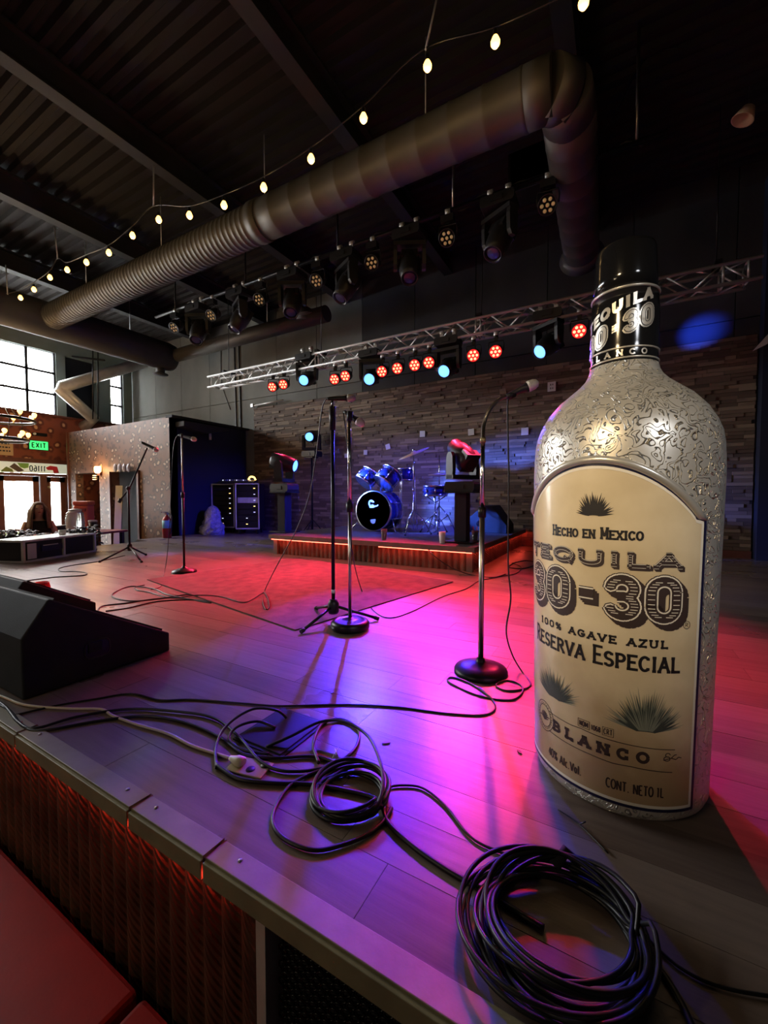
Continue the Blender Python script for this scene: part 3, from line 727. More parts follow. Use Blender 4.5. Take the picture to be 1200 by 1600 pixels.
# ---- dark lighting bar nearer the room
BY = 4.7; bz = on_y(640, 352, BY).z
br = thing('lighting_bar', 'black lighting pipe hanging behind the spiral duct', 'lighting bar', (0, BY, bz))
MB().tube([(-7.6,0,0), (.35,0,0)], .026, 10).build('pipe', 'blackmetal', br)
for xx in (-7.0, -5.2, -3.4, on_y(708, 300, BY).x, .1): MB().tube([(xx,0,0), (xx,0,ZC-bz-.03)], .014, 8).build('drop_rod', 'oldchrome' if xx > -2 else 'blackmetal', br)
pts = []
for k in range(60):
    x_ = -7.4+k*.128; pts.append((x_, .02+.015*math.sin(k*1.7), .035+.02*math.sin(k*2.3)-(.06 if k % 7 == 3 else 0)))
MB().tube(catmull(pts, 3), .012, 6).build('power_cable', 'rubber', br)
darkm = [(310,508),(375,480),(457,468),(541,432),(640,390),(780,357)]
for i, p in enumerate(darkm):
    c = on_y(*p, BY); c.z = bz-.52
    lab = 'unlit black moving head on the dark lighting bar, %s from the left' % ORD[i]
    mover(c, c+Vector((.25*(-1)**i, -.5, -1)), lab, False, True, 'unlit moving heads on the dark bar', 1.0)
darkp = [(275,505),(333,487),(408,462),(497,432),(583,400),(700,360),(856,305)]
for i, p in enumerate(darkp):
    c = on_y(*p, BY); c.z = bz-.30
    lab = 'unlit amber-lensed par light on the dark lighting bar, %s from the left' % ORD[i]
    par_light(c, c+Vector((.1, -1, -.75)), lab, False, 'unlit par lights on the dark bar')
# ---- hung loudspeaker, loose cables, small lamp shade
a, c = on_y(795, 205, 5.7), on_y(868, 282, 5.7)
sp = thing('hanging_speaker', 'black box loudspeaker hanging by the duct elbow', 'loudspeaker', ((a.x+c.x)/2, 5.85, c.z))
MB().prism([(-.2,0),(.2,.05),(.2,a.z-c.z),(-.2,a.z-c.z)], -(c.x-a.x)/2, (c.x-a.x)/2, 'x').build('cabinet', 'black', sp, bevel=.01)
MB().box((0,-.19,.36), (c.x-a.x-.08,.02,.5), Matrix.Rotation(R(0),3,'X')).build('grille', 'grille', sp)
for sx in (-.2, .2): MB().tube([(sx,0,a.z-c.z), (sx,0,ZC-c.z-.03)], .006, 6).build('hanging_wire', 'blackmetal', sp)
q9 = on_y(1068,-6,5.2); q9.z = ZC-.004
tag(MB().tube(catmull([q9, on_y(1010,90,5.2), on_y(965,170,5.2), on_y(918,252,5.2)], 5), .008, 6).build('hanging_cable', 'blackmetal'), 'dark cable slanting down from the ceiling right of the duct elbow', 'cable')
b_ = on_y(1160, 188, 6.0)
t = thing('lamp_shade', 'small brown shade hanging in the dark ceiling at the upper right', 'lamp', b_)
MB().lathe([(.03,.14),(.06,.12),(.11,0),(.10,0),(.05,.11)], 20, Matrix.Rotation(R(25),4,'Y')).build('shade', 'signtan', t); MB().tube([(.05,0,.13), (.05,0,ZC-b_.z-.03)], .005, 6).build('flex', 'rubber', t)
# cables hanging from the truss end down the wall
for i, (x0, x1, lab) in enumerate(((365,369,'thick black cable hanging down the concrete wall, left of the pair'), (372,376,'thick black cable hanging down the concrete wall, right of the pair'))):
    tag(MB().tube(catmull([on_y(x0,512,7.402), on_y((x0+x1)/2,580,7.402), on_y(x1,660,7.402), on_y(x1+2,760,7.402)], 5), .015, 6).build('hanging_cable', 'rubber'), lab, 'cable', 'cables down the concrete wall')
tag(MB().tube(catmull([on_y(345,545,7.41), on_y(347,600,7.41), on_y(360,640,7.41)], 5), .008, 6).build('hanging_cable', 'rubber'), 'thin loose cable on the concrete wall below the truss end', 'cable')
tag(MB().tube([on_y(396,634,7.32), on_y(442,625,7.32)], .02, 8).box(on_y(395,634,7.32), (.08,.08,.08)).build('wall_rail', 'alu'), 'short metal rail at the top corner of the wood strip cladding', 'rail')

# ================================================================== LETTERING (stroke alphabet, mapped on any surface)
def arc(cx, cy, rx, ry, a0, a1, n=12): return [(cx+rx*math.cos(R(a0+(a1-a0)*i/n)), cy+ry*math.sin(R(a0+(a1-a0)*i/n))) for i in range(n+1)]
G = {
 'A': (.72, [[(.02,0),(.36,1)],[(.36,1),(.70,0)],[(.15,.34),(.57,.34)]]),
 'B': (.62, [[(.06,0),(.06,1)],[(.06,1),(.3,1)]+arc(.3,.76,.24,.24,90,-90,8)+[(.06,.52)],[(.06,.52),(.33,.52)]+arc(.33,.26,.27,.26,90,-90,8)+[(.06,0)]]),
 'C': (.66, [arc(.35,.5,.33,.5,48,312,18)]),
 'E': (.6, [[(.06,0),(.06,1)],[(.06,1),(.54,1)],[(.06,.52),(.42,.52)],[(.06,0),(.58,0)]]),
 'G': (.7, [arc(.35,.5,.33,.5,48,325,18)+[(.66,.42)],[(.42,.42),(.68,.42)]]),
 'H': (.7, [[(.08,0),(.08,1)],[(.62,0),(.62,1)],[(.08,.5),(.62,.5)]]),
 'I': (.3, [[(.15,0),(.15,1)]]),
 'L': (.58, [[(.1,0),(.1,1)],[(.1,0),(.56,0)]]),
 'M': (.86, [[(.08,0),(.08,1)],[(.08,1),(.43,.2)],[(.43,.2),(.78,1)],[(.78,1),(.78,0)]]),
 'N': (.74, [[(.08,0),(.08,1)],[(.08,1),(.66,0)],[(.66,0),(.66,1)]]),
 'O': (.72, [arc(.36,.5,.34,.5,0,360,22)]),
 'P': (.62, [[(.08,0),(.08,1)],[(.08,1),(.32,1)]+arc(.32,.74,.26,.26,90,-90,8)+[(.08,.48)]]),
 'Q': (.74, [arc(.36,.5,.34,.5,0,360,22),[(.42,.3),(.68,-.1)]]),
 'R': (.68, [[(.08,0),(.08,1)],[(.08,1),(.32,1)]+arc(.32,.75,.25,.25,90,-90,8)+[(.08,.5)],[(.3,.5),(.64,0)]]),
 'S': (.6, [arc(.3,.745,.25,.255,40,270,12)+arc(.3,.245,.27,.245,90,-140,12)]),
 'T': (.66, [[(.33,0),(.33,1)],[(.02,1),(.64,1)]]),
 'U': (.72, [[(.08,1),(.08,.34)]+arc(.36,.32,.28,.32,180,360,12)+[(.64,1)]]),
 'V': (.7, [[(.02,1),(.35,0)],[(.35,0),(.68,1)]]),
 'X': (.7, [[(.04,0),(.66,1)],[(.04,1),(.66,0)]]),
 'Z': (.6, [[(.04,1),(.56,1)],[(.56,1),(.04,0)],[(.04,0),(.58,0)]]),
 '0': (.66, [arc(.33,.70,.27,.30,0,180,10)+[(.06,.3)]+arc(.33,.30,.27,.30,180,360,10)+[(.60,.7)]]),
 '1': (.4, [[(.2,0),(.2,1)],[(.2,1),(.05,.85)]]),
 '3': (.62, [[(.07,.72)]+arc(.31,.74,.24,.26,170,-80,12),[(.2,.52)]+arc(.31,.27,.26,.27,80,-170,14)]),
 '4': (.62, [[(.45,0),(.45,1)],[(.45,1),(.04,.3)],[(.04,.3),(.6,.3)]]),
 '6': (.62, [arc(.31,.30,.26,.30,0,360,16),[(.05,.32)]+arc(.34,.6,.29,.4,180,70,8)]),
 '8': (.62, [arc(.31,.26,.26,.26,0,360,16),arc(.31,.75,.22,.24,0,360,16)]),
 '%': (.8, [arc(.18,.78,.14,.2,0,360,10),arc(.6,.22,.14,.2,0,360,10),[(.14,0),(.66,1)]]),
 '-': (.5, [[(.08,.5),(.42,.5)]]), '.': (.26, [[(.05,.05),(.21,.05)]]), ' ': (.34, []),
 'l': (.24, [[(.12,0),(.12,1)]]), 'c': (.46, [arc(.25,.32,.2,.32,55,305,12)]), 'o': (.5, [arc(.25,.32,.2,.32,0,360,14)]),
 'q': (.3, []),
}
def text_width(s, gap): return sum(G[c][0] for c in s) + gap*(len(s)-1)
def text_strokes(s, u0, u1, v0, v1, gap=.12, big=(), bigk=1.25, serif=0., split=False):
    """polylines of a text filling u0..u1 x v0..v1; letters listed as index in big are taller"""
    k = (u1-u0)/text_width(s, gap); h = v1-v0; out = []; x = u0; marks = []
    for i, ch in enumerate(s):
        w, st = G[ch]; hh = h*(bigk if i in big else 1)
        P = lambda p: (x+p[0]*k, v0+p[1]*hh)
        for line in st:
            out.append([P(p) for p in line])
            if serif:
                for e, f in ((0, 1), (-1, -2)):
                    ex_, ey_ = line[e]; dx = ex_-line[f][0]; dy = ey_-line[f][1]
                    if ch in '-.%0oOQ' or (abs(ey_-.5) < .47 and ch not in 'CGS3E'): continue
                    q = P((ex_, ey_))
                    if abs(dy) >= abs(dx) * .5 and ch not in 'CGS3': out.append([(q[0]-serif, q[1]), (q[0]+serif, q[1])])
                    else: out.append([(q[0], q[1]-serif*.8), (q[0], q[1]+serif*.8)])
        x += (w+gap)*k; marks.append(len(out))
    return [out[a:b] for a, b in zip([0]+marks, marks) if b > a] if split else out
def ribbon(b, lines, wid, mapf, seg=.012, shift=(0, 0)):
    """thick lines -> quads and joint discs, each vertex mapped by mapf(u, v)"""
    for ln_ in lines:
        ln_ = [(p[0]+shift[0], p[1]+shift[1]) for p in ln_]
        for (x0, y0), (x1, y1) in zip(ln_, ln_[1:]):
            L = math.hypot(x1-x0, y1-y0)
            if L < 1e-7: continue
            nx_, ny_ = -(y1-y0)/L*wid/2, (x1-x0)/L*wid/2; n = max(1, int(L/seg)); vs = []; fs = []
            for i in range(n+1):
                t = i/n; u, v = x0+(x1-x0)*t, y0+(y1-y0)*t
                vs += [mapf(u+nx_, v+ny_), mapf(u-nx_, v-ny_)]
            for i in range(n): fs.append((2*i, 2*i+1, 2*i+3, 2*i+2))
            b.add(vs, fs)
        for i in range(1, len(ln_)-1):
            u, v = ln_[i]; b.add([mapf(u+wid/2*math.cos(R(45*j)), v+wid/2*math.sin(R(45*j))) for j in range(8)], [list(range(8))])
    return b

# ================================================================== GIANT BOTTLE
bt = thing('display_bottle', 'giant silver display bottle with cream label and black cap', 'bottle', (.01, 1.46, 0), R(-15.5))
def body_r(z): return .2345 + .016*min(z, .9)/.9
prof = [(.19,.0),(.218,.004),(.230,.016)]+[(body_r(z), z) for z in [.03+.03*i for i in range(31)]]
prof += [(.2495,.97),(.2475,1.005),(.242,1.04),(.231,1.07),(.211,1.107),(.179,1.146),(.150,1.17),(.122,1.194),(.104,1.214),(.095,1.232),(.091,1.25)]
MB().lathe(prof, 96).build('body', 'bottle', bt)
RL = .2395
def cyl_map(off): return lambda u, v: ((body_r(v)+off)*math.sin(u/RL), -(body_r(v)+off)*math.cos(u/RL), v)
def top_z(u): return .94-2.4*u*u
# label sheet
def label_sheet(ins, off):
    b = MB(); hw_ = .26-ins; us = [-hw_+2*hw_*i/60 for i in range(61)]; vs = []; fs = []; K = 24
    for u in us:
        zt_ = (top_z(u)-ins) if abs(u) < .236 else .797-ins
        z0 = .05+ins
        for k in range(K+1): vs.append(cyl_map(off)(u, z0+(zt_-z0)*k/K))
    for i in range(60):
        for k in range(K): fs.append((i*(K+1)+k, (i+1)*(K+1)+k, (i+1)*(K+1)+k+1, i*(K+1)+k+1))
    return b.add(vs, fs, True)
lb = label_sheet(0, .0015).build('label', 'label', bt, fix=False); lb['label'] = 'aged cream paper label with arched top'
def border(ins):
    hw_ = .26-ins; pts = [(-hw_, .05+ins), (-hw_, .797-ins), (-.238, .801-ins)]
    pts += [(u, top_z(u)-ins) for u in [-.236+.472*i/30 for i in range(31)]]
    pts += [(.238, .801-ins), (hw_, .797-ins), (hw_, .05+ins), (-hw_, .05+ins)]; return [pts]
def print_(name, m, lines, wid, off, par=lb, shift=(0,0), seg=.012): return ribbon(MB(), lines, wid, cyl_map(off), seg, shift).build(name, m, par, fix=False)
print_('border_white', 'labelwhite', border(.004), .008, .0022)
print_('border_line', 'navy', border(-.004), .008, .0026)
# raised rim over the arch
rim = [(u, top_z(u)+.016) for u in [-.245+.49*i/50 for i in range(51)]]
pts = [cyl_map(.001)(u, v) for u, v in [(-.268,.80)]+rim+[(.268,.80)]]
MB().tube(pts, [.004]+[.011]*51+[.004], 10).build('label_rim', 'silverplain', bt)
# headline
def fancy(s, u0, u1, v0, v1, w, gap, serif, mp, par, inks=('brownink','labelwhite','brownink'), sh=.008, hatch=0):
    for L in text_strokes(s, u0, u1, v0, v1, gap, serif=serif, split=True):
      b = MB()
      for k in range(4): ribbon(b, L, w, mp(.0022), shift=(sh*k/3, -sh*k/3))
      b.build('letter_shadow', inks[0], par, fix=False)
      ribbon(MB(), L, w*.86, mp(.0026)).build('letter_outline', inks[1], par, fix=False)
      ribbon(MB(), L, w*.66, mp(.0030)).build('letter_fill', inks[2], par, fix=False)
      if hatch:
        b = MB()
        for ln_ in L:
            for (x0, y0), (x1, y1) in zip(ln_, ln_[1:]):
                D = math.hypot(x1-x0, y1-y0); n = max(1, int(abs(y1-y0)/hatch))
                if abs(y1-y0) < .004: continue
                for i in range(n):
                    t = (i+.5)/n; u, v = x0+(x1-x0)*t, y0+(y1-y0)*t; ww = w*.22
                    ribbon(b, [[(u-ww, v), (u+ww, v)]], w*.035+.0006, mp(.0034))
        (b.build('letter_hatch', inks[1], par, fix=False) if b.v else None)
fancy('TEQUILA', -.240, .200, .682, .713, .0120, .18, .0065, cyl_map, lb, sh=.006, hatch=.006)
fancy('30-30', -.222, .199, .551, .646, .036, .22, 0, cyl_map, lb, sh=.014, hatch=.011)
def prt(s, u0, u1, v0, v1, w, gap=.14, big=(), bigk=1.25, serif=0., m='brownink'):
    return print_('lettering', m, text_strokes(s, u0, u1, v0, v1, gap, big, bigk, serif), w, .0024)
prt('HECHO EN MEXICO', -.112, .113, .749, .769, .0052, .22, (0, 9), 1.35, .0036, 'ink')
prt('100% AGAVE AZUL', -.168, .175, .476, .493, .0052, .36, (), 1, .004, 'ink')
prt('RESERVA ESPECIAL', -.200, .206, .414, .449, .0074, .2, (0, 8), 1.3, .0045, 'ink')
prt('NOM', -.024, -.002, .226, .240, .003, .2); print_('lettering', 'brownink', [[(-.028,.222),(.002,.222),(.002,.244),(-.028,.244),(-.028,.222)]], .0016, .0024)
prt('1068', .007, .029, .226, .239, .0026, .2)
prt('CRT', .037, .057, .226, .240, .0022, .2); print_('lettering', 'brownink', [[(.034,.222),(.060,.222),(.060,.244),(.034,.244),(.034,.222)]], .0012, .0024)
prt('BLANCO', -.108, .140, .172, .196, .0085, .62, (), 1, .007)
print_('lettering', 'brownink', [[(-.128,.214),(-.05,.214),(-.02,.217),(.02,.214),(.205,.210)], [(-.128,.155),(.0,.155),(.06,.152),(.1,.155),(.2,.150)]], .0022, .0024)
print_('flourish', 'brownink', [arc(.185,.186,.008,.006,0,360,10), arc(.187,.196,.006,.005,0,300,8), [(.176,.182),(.196,.188),(.208,.184),(.216,.190),(.224,.187)], [(.196,.188),(.204,.196),(.210,.197)]], .0022, .0024)
print_('seal', 'brownink', [arc(-.152,.19,.042,.044,0,360,32), arc(-.152,.19,.030,.032,0,360,28)], .0022, .0024)
random.seed(3)
print_('seal', 'brownink', [[(-.152+.036*math.cos(R(a)), .19+.038*math.sin(R(a))), (-.152+.033*math.cos(R(a+3)), .19+.035*math.sin(R(a+3)))] for a in range(0, 360, 14)]+[[(-.152, .178), (-.152+.02*math.cos(R(a)), .182+.022*math.sin(R(a)))] for a in range(10, 180, 17)]+[[(-.178,.184),(-.126,.192)]], .0028, .0024)
prt('40% Alc.Vol.', -.130, -.018, .082, .106, .0036, .16)
prt('CONT. NETO 1L', .045, .180, .083, .108, .0038, .16)
print_('registered_mark', 'brownink', [arc(.222,.535,.009,.010,0,360,14)]+text_strokes('R', .218, .226, .530, .540), .0013, .0024)
# agave emblem and drawn agaves: tapering blades
def blades(name, m, cu, cv, hw_, hh, n, w0, a0=8, a1=172, seed=1, off=.0024, curl=0., lo=.7):
    random.seed(seed); b = MB(); f = cyl_map(off)
    for i in range(n):
        a = R(a0+(a1-a0)*(i+random.uniform(-.3, .3))/max(1, n-1)); l_ = random.uniform(lo, 1)
        tx, tz = cu+hw_*l_*math.cos(a), cv+hh*l_*math.sin(a)
        bx = cu+hw_*.22*math.cos(a); dx, dz = tx-bx, tz-cv; D = math.hypot(dx, dz) or 1; px_, pz = -dz/D*w0/2, dx/D*w0/2
        vs = []
        for k in range(5):
            t = k/4; c_ = curl*t*t*math.cos(a); ww = (1-t)**.7*(.65+.8*t*(1-t)*2)
            u, v = bx+dx*t, cv+dz*t-c_*abs(dx)
            vs += [f(u+px_*ww, v+pz*ww), f(u-px_*ww, v-pz*ww)]
        b.add(vs, [(2*k, 2*k+1, 2*k+3, 2*k+2) for k in range(4)])
    return b.build(name, m, lb, fix=False)
blades('agave_emblem', 'ink', .005, .809, .048, .066, 25, .0075, 4, 176, 5, lo=.82)
blades('drawn_agave', 'agave2', -.108, .268, .098, .098, 70, .005, 5, 170, 11, .0022, lo=.5)
blades('drawn_agave', 'agave', -.108, .266, .085, .085, 60, .0055, 12, 165, 12, .0026, lo=.45)
blades('drawn_agave', 'agave2', .132, .256, .105, .118, 90, .005, 8, 172, 13, .0022, lo=.5)
blades('drawn_agave', 'agave', .132, .254, .092, .105, 75, .006, 14, 166, 14, .0026, lo=.45)
blades('drawn_agave', 'agave2', .132, .256, .08, .11, 22, .003, 30, 150, 15, .0030, lo=.6)
# black cap: printed sleeve and stopper
CR = .091
sl = MB().lathe([(.0905,1.236),(.0915,1.24),(.0915,1.25),(.089,1.256),(.0905,1.30),(.0912,1.40),(.088,1.452)], 64).build('cap_sleeve', 'blackgloss', bt)
MB().torus((0,0,1.456), .0875, .0042, 64, 8).build('cap_ring', 'silverplain', bt)
MB().lathe([(.084,1.458),(.084,1.50),(.080,1.585),(.076,1.598),(.06,1.602)], 64).build('cap_top', 'blackgloss', bt)
def sm_(off): return lambda u, v: ((CR+off)*math.sin(u/CR), -(CR+off)*math.cos(u/CR), v+.34*u)
for L in text_strokes('TEQUILA', -.098, .098, 1.388, 1.413, .3, serif=.005, split=True):
  ribbon(MB(), L, .0092, sm_(.0012), .006).build('lettering', 'silverink', sl, fix=False)
for L in text_strokes('30-30', -.098, .100, 1.318, 1.366, .3, split=True):
  ribbon(MB(), L, .021, sm_(.0012), .006).build('lettering', 'silverink', sl, fix=False); ribbon(MB(), L, .013, sm_(.0016), .006).build('lettering_inline', 'ink', sl, fix=False); ribbon(MB(), L, .009, sm_(.0020), .006).build('lettering_core', 'silverink', sl, fix=False)
flat = lambda off: (lambda u, v: ((CR+off)*math.sin(u/CR), -(CR+off)*math.cos(u/CR), v))
ribbon(MB(), text_strokes('BLANCO', -.085, .085, 1.263, 1.277, .9, serif=.003), .004, flat(.001), .005).build('lettering', 'silverink', sl, fix=False)
for zz in (1.256, 1.285): MB().torus((0,0,zz), .0905, .0028, 64, 6).build('silver_band', 'silverink', sl)
# cable tie poking out beside the bottle base
tag(MB().tube(catmull([on_z(872,1265,.004), on_z(905,1288,.004), on_z(950,1333,.004)], 5), .002, 6).tube([on_z(905,1288,.004), on_z(915,1284,.02)], .002, 6).build('cable_tie', 'rubber'), 'thin black cable tie on the floor at the bottle base', 'cable tie')

# ================================================================== THINGS ON THE STAGE
def at_d(x, y, ax): return CAM + ray(x, y)*(ax/FPX)
def depth(p): return px(p)[2]
def microphone(tail, head, label, r=.017):
    tail, head = Vector(tail), Vector(head); d = (head-tail).normalized(); L = (head-tail).length
    t = thing('microphone', label, 'microphone', tail, 0, 'vocal microphones')
    MB().tube([(0,0,0), d*.02, d*(L-.03), d*(L-.012)], [r*.6, r*.75, r*1.05, r*1.5], 14).build('handle', 'black', t)
    h = MB(); q = d.to_track_quat('Z', 'Y').to_matrix().to_4x4()
    h.lathe([(r*1.55, -.012), (r*1.6, 0), (r*1.5, .02), (r*1.05, .035), (r*.4, .042), (.0005, .043)], 16, Matrix.Translation(d*L) @ q)
    h.build('grille', 'mesh_ball', t); return t
def round_base(t, r, style):
    pr = {'dish': [(r,0),(r,.012),(r*.96,.022),(r*.6,.04),(r*.2,.052),(.022,.056),(.018,.075)], 'thick': [(r*.92,0),(r,.012),(r,.04),(r*.9,.056),(r*.7,.06),(r*.68,.056),(r*.55,.062),(r*.5,.058),(r*.35,.064),(.03,.066),(.018,.075)]}[style]
    MB().lathe(pr, 40).build('base', 'blackmetal', t)
# S2 straight stand by the rug corner
p = on_z(288, 894); ax = depth(p); zt2 = at_d(284, 683, ax).z
t = thing('microphone_stand', 'straight black microphone stand with round base at the rug corner', 'microphone stand', p)
round_base(t, .13, 'dish'); MB().tube([(0,0,.05), (0,0,.86)], .013, 12).build('lower_tube', 'blackmetal', t); MB().tube([(0,0,.84), (0,0,.9)], .02, 12).build('clutch', 'black', t)
MB().tube([(0,0,.86), (0,0,zt2)], .009, 12).build('upper_tube', 'oldchrome', t); MB().tube([(0,0,zt2-.02), (0,0,zt2+.03)], .015, 10).build('clip', 'rubber', t)
m2 = microphone(at_d(279, 680, ax), at_d(302, 686, ax-.06), 'microphone on the straight stand at the rug corner')
# S3 tripod stand
p = on_z(521, 972); ax = depth(p); z3 = at_d(517, 628, ax).z
t = thing('microphone_stand', 'tall black tripod microphone stand in the middle of the stage', 'microphone stand', p)
hub = Vector((0,0,.115)); MB().lathe([(.03,.06),(.038,.075),(.038,.13),(.024,.16)], 14).build('hub', 'rubber', t)
for f in ((470, 991), (493, 953), (592, 970)):
    e = on_z(*f)-p; e.z = .014; MB().tube([hub, hub+(e-hub)*.93], .010, 10).build('leg', 'blackmetal', t); MB().tube([hub+(e-hub)*.9, e], .014, 10).build('rubber_foot', 'rubber', t)
MB().tube([(0,0,.12), (0,0,z3-.16)], .0125, 12).build('lower_tube', 'blackmetal', t); MB().tube([(0,0,z3-.2), (0,0,z3-.045)], .021, 14).build('clutch', 'black', t)
MB().tube([(0,0,z3-.05), (0,0,z3+.0)], .008, 10).build('upper_tube', 'chrome', t); MB().tube([(0,0,.2), (0,0,.225)], .0132, 12).build('paper_band', 'white', t)
m3 = microphone(at_d(511, 623, ax), at_d(546, 622, ax-.02), 'microphone lying level on the tripod stand')
# S4 stand with thick round base
p = on_z(547, 982); ax = depth(p); z4 = at_d(542, 655, ax).z
t = thing('microphone_stand', 'chrome microphone stand with thick ringed base in front of the rug', 'microphone stand', p)
round_base(t, .125, 'thick'); zc = at_d(545, 790, ax).z
MB().tube([(0,0,.06), (0,0,zc)], .011, 12).build('lower_tube', 'oldchrome', t); MB().tube([(0,0,zc-.04), (0,0,zc+.025)], .023, 14).build('clutch', 'rubber', t)
MB().tube([(0,0,zc), (0,0,z4)], .0125, 12).build('upper_tube', 'chrome', t); MB().tube([(0,0,z4-.02), (.005,0,z4+.04)], .018, 10).build('clip', 'rubber', t)
m4 = microphone(at_d(538, 643, ax), at_d(561, 659, ax-.03), 'microphone tilted down on the chrome stand with thick base')
# S5 gooseneck stand
p = on_z(751, 1050); ax = depth(p); zc = at_d(752, 798, ax).z
t = thing('microphone_stand', 'chrome gooseneck microphone stand with red-brown dish base left of the bottle', 'microphone stand', p)
round_base(t, .128, 'dish'); MB().tube([(0,0,.05), (0,0,zc)], .013, 14).build('lower_tube', 'oldchrome', t); MB().tube([(0,0,zc-.03), (0,0,zc+.02)], .019, 14).build('clutch', 'blackmetal', t)
zg = at_d(754, 690, ax).z; MB().tube([(0,0,zc), (0,0,zg)], .0105, 14).build('upper_tube', 'chrome', t); MB().tube([(0,0,zg-.01), (0,0,zg+.012)], .0135, 14).build('ferrule', 'brassplate', t)
MB().tube(catmull([(0,0,zg)]+[at_d(x, y, ax)-p for x, y in ((756,664),(764,642),(778,626),(795,618))], 6), .0095, 12).build('gooseneck', 'oldchrome', t)
MB().tube([at_d(792,621,ax)-p, at_d(804,615,ax)-p], .017, 10).build('clip', 'rubber', t)
m5 = microphone(at_d(796, 617, ax), at_d(828, 603, ax-.02), 'microphone on the gooseneck stand beside the bottle shoulder')
# S1 boom stand
p = on_z(203, 872); ax = depth(p)
t = thing('microphone_stand', 'black boom microphone stand on a tripod near the patterned partition', 'microphone stand', p)
hub = Vector((0,0,.16)); MB().lathe([(.02,.1),(.03,.12),(.03,.18),(.02,.2)], 12).build('hub', 'rubber', t)
for f in ((156, 879), (221, 879), (228, 868)):
    e = on_z(*f)-p; e.z = .012; MB().tube([hub, e], .012, 8).build('leg', 'blackmetal', t); MB().ball(e, .018, 10, 6).build('rubber_foot', 'rubber', t)
zb = at_d(202, 763, ax).z; MB().tube([(0,0,.15), (0,0,zb)], .014, 10).build('tube', 'blackmetal', t); MB().ball((0,0,zb), .03).build('clutch', 'rubber', t)
MB().tube([at_d(186,784,ax)-p, at_d(202,763,ax)-p, at_d(230,700,ax)-p], .011, 8).build('boom', 'blackmetal', t)
MB().tube([at_d(186,785,ax)-p, at_d(189,779,ax)-p], .022, 10).build('counterweight', 'rubber', t)
microphone(at_d(221, 691, ax), at_d(243, 702, ax), 'slim dark microphone on the boom stand', .022)

# ---- floor monitors
wp = [(0,0),(0,.26),(.10,.41),(.65,.10),(.65,0)]
def monitor(x, y, w, s, label):
    t = thing('floor_monitor', label, 'loudspeaker', (x, y, 0))
    MB().prism([(a*s, b*s) for a, b in wp], -w, 0, 'x').build('cabinet', 'tolex', t, bevel=.008)
    a, b = Vector((0,.10*s,.41*s)), Vector((0,.65*s,.10*s)); d = (b-a).normalized(); nn = Vector((0,-d.z,d.y)) if d.y > 0 else Vector((0,d.z,-d.y))
    rot = Matrix((Vector((1,0,0)), d, nn)).transposed()
    MB().box((a+b)/2+Vector((-w/2,0,0))+nn*.004, (w-.06, (b-a).length-.06, .01), rot).build('grille', 'grille', t)
    h = (on_x(152, 1013, -2.15)-Vector((-2.15,.72,0)))*s; hc = [(h.y+.055*s*math.copysign(abs(math.cos(R(q)))**.6, math.cos(R(q))), h.z+.042*s*math.copysign(abs(math.sin(R(q)))**.6, math.sin(R(q)))) for q in range(0, 360, 15)]
    MB().tube([(.001, u, v) for u, v in hc], .004, 6, closed=True).build('handle_rim', 'rubber', t)
    MB().add([(.0015, u, v) for u, v in hc], [list(range(len(hc)))]).build('handle_recess', 'blackgloss', t); MB().box((.004, h.y-.01, h.z+.012), (.006, .06*s, .045*s)).build('handle_grip', 'tolex', t, bevel=.003)
    return t
monitor(-2.15, .72, .74, 1.0, 'large black wedge floor monitor at the left stage edge')
monitor(-3.32, 1.06, .6, .76, 'smaller black wedge monitor behind the big one at the left')
p = on_z(66, 927)
t = thing('cup', 'small shiny red plastic cup on the floor behind the monitors', 'cup', p)
MB().lathe([(.04,0),(.055,.01),(.06,.05),(.052,.09),(.056,.1),(.05,.1),(.046,.06)], 16).build('bowl', 'redplastic', t); MB().torus((.06,0,.055), .025, .008, 14, 6, Matrix.Rotation(R(90),3,'X')).build('handle', 'redplastic', t)

# ---- cables on the floor
def cable(label, pts, r=.004, m='rubber', k=7, cat='cable', n=6, grp=None):
    o_ = MB().tube(catmull(pts, k), r, n).build('cable', m); return tag(o_, label, cat, grp)
def fl(L, r=.004): return [on_z(x, y, r) for x, y in L]
ax5 = depth(on_z(751, 1050))
cable('thin cable from the gooseneck microphone, looping on the floor and running left', [at_d(796,619,ax5), at_d(793,640,ax5), at_d(795,760,ax5), at_d(794,880,ax5), at_d(798,935,ax5), at_d(791,985,ax5), at_d(800,1022,ax5)]+fl([(816,1050),(829,1067),(820,1076),(792,1079),(775,1071),(790,1063),(812,1069),(816,1082),(795,1094),(745,1086),(702,1066),(706,1058),(735,1068),(765,1088),(774,1106),(756,1117),(700,1115),(620,1105),(540,1101),(440,1103),(380,1099),(300,1093),(250,1094),(205,1084),(150,1092),(90,1102),(20,1118)]))
ax4 = depth(on_z(547, 982))
cable('thin cable from the chrome stand microphone, trailing right across the floor', [at_d(536,642,ax4), at_d(540,670,ax4+.05), at_d(549,760,ax4+.1), at_d(550,860,ax4+.15)]+fl([(566,925),(582,952),(606,965),(640,957),(692,932),(728,920),(748,908),(775,902),(806,896),(814,886),(800,880)]))
ax3 = depth(on_z(521, 972))
cable('thin cable hanging from the tripod stand microphone down to the rug', [at_d(510,623,ax3), at_d(503,640,ax3+.05), at_d(495,705,ax3+.15), at_d(483,775,ax3+.3), at_d(462,830,ax3+.4), at_d(432,885,ax3+.6)]+[on_z(x, y, .014) for x, y in ((414,922),(411,940),(416,952),(421,945),(413,926),(395,936),(378,941),(345,932),(310,930))]+fl([(268,934),(232,925),(214,922),(212,917),(226,914)]))
cable('thin cable hanging from the rug corner microphone', [at_d(278,680,4.66), at_d(271,700,4.66), at_d(266,790,4.66), at_d(262,860,4.6)]+fl([(256,899),(251,916),(236,921)]))
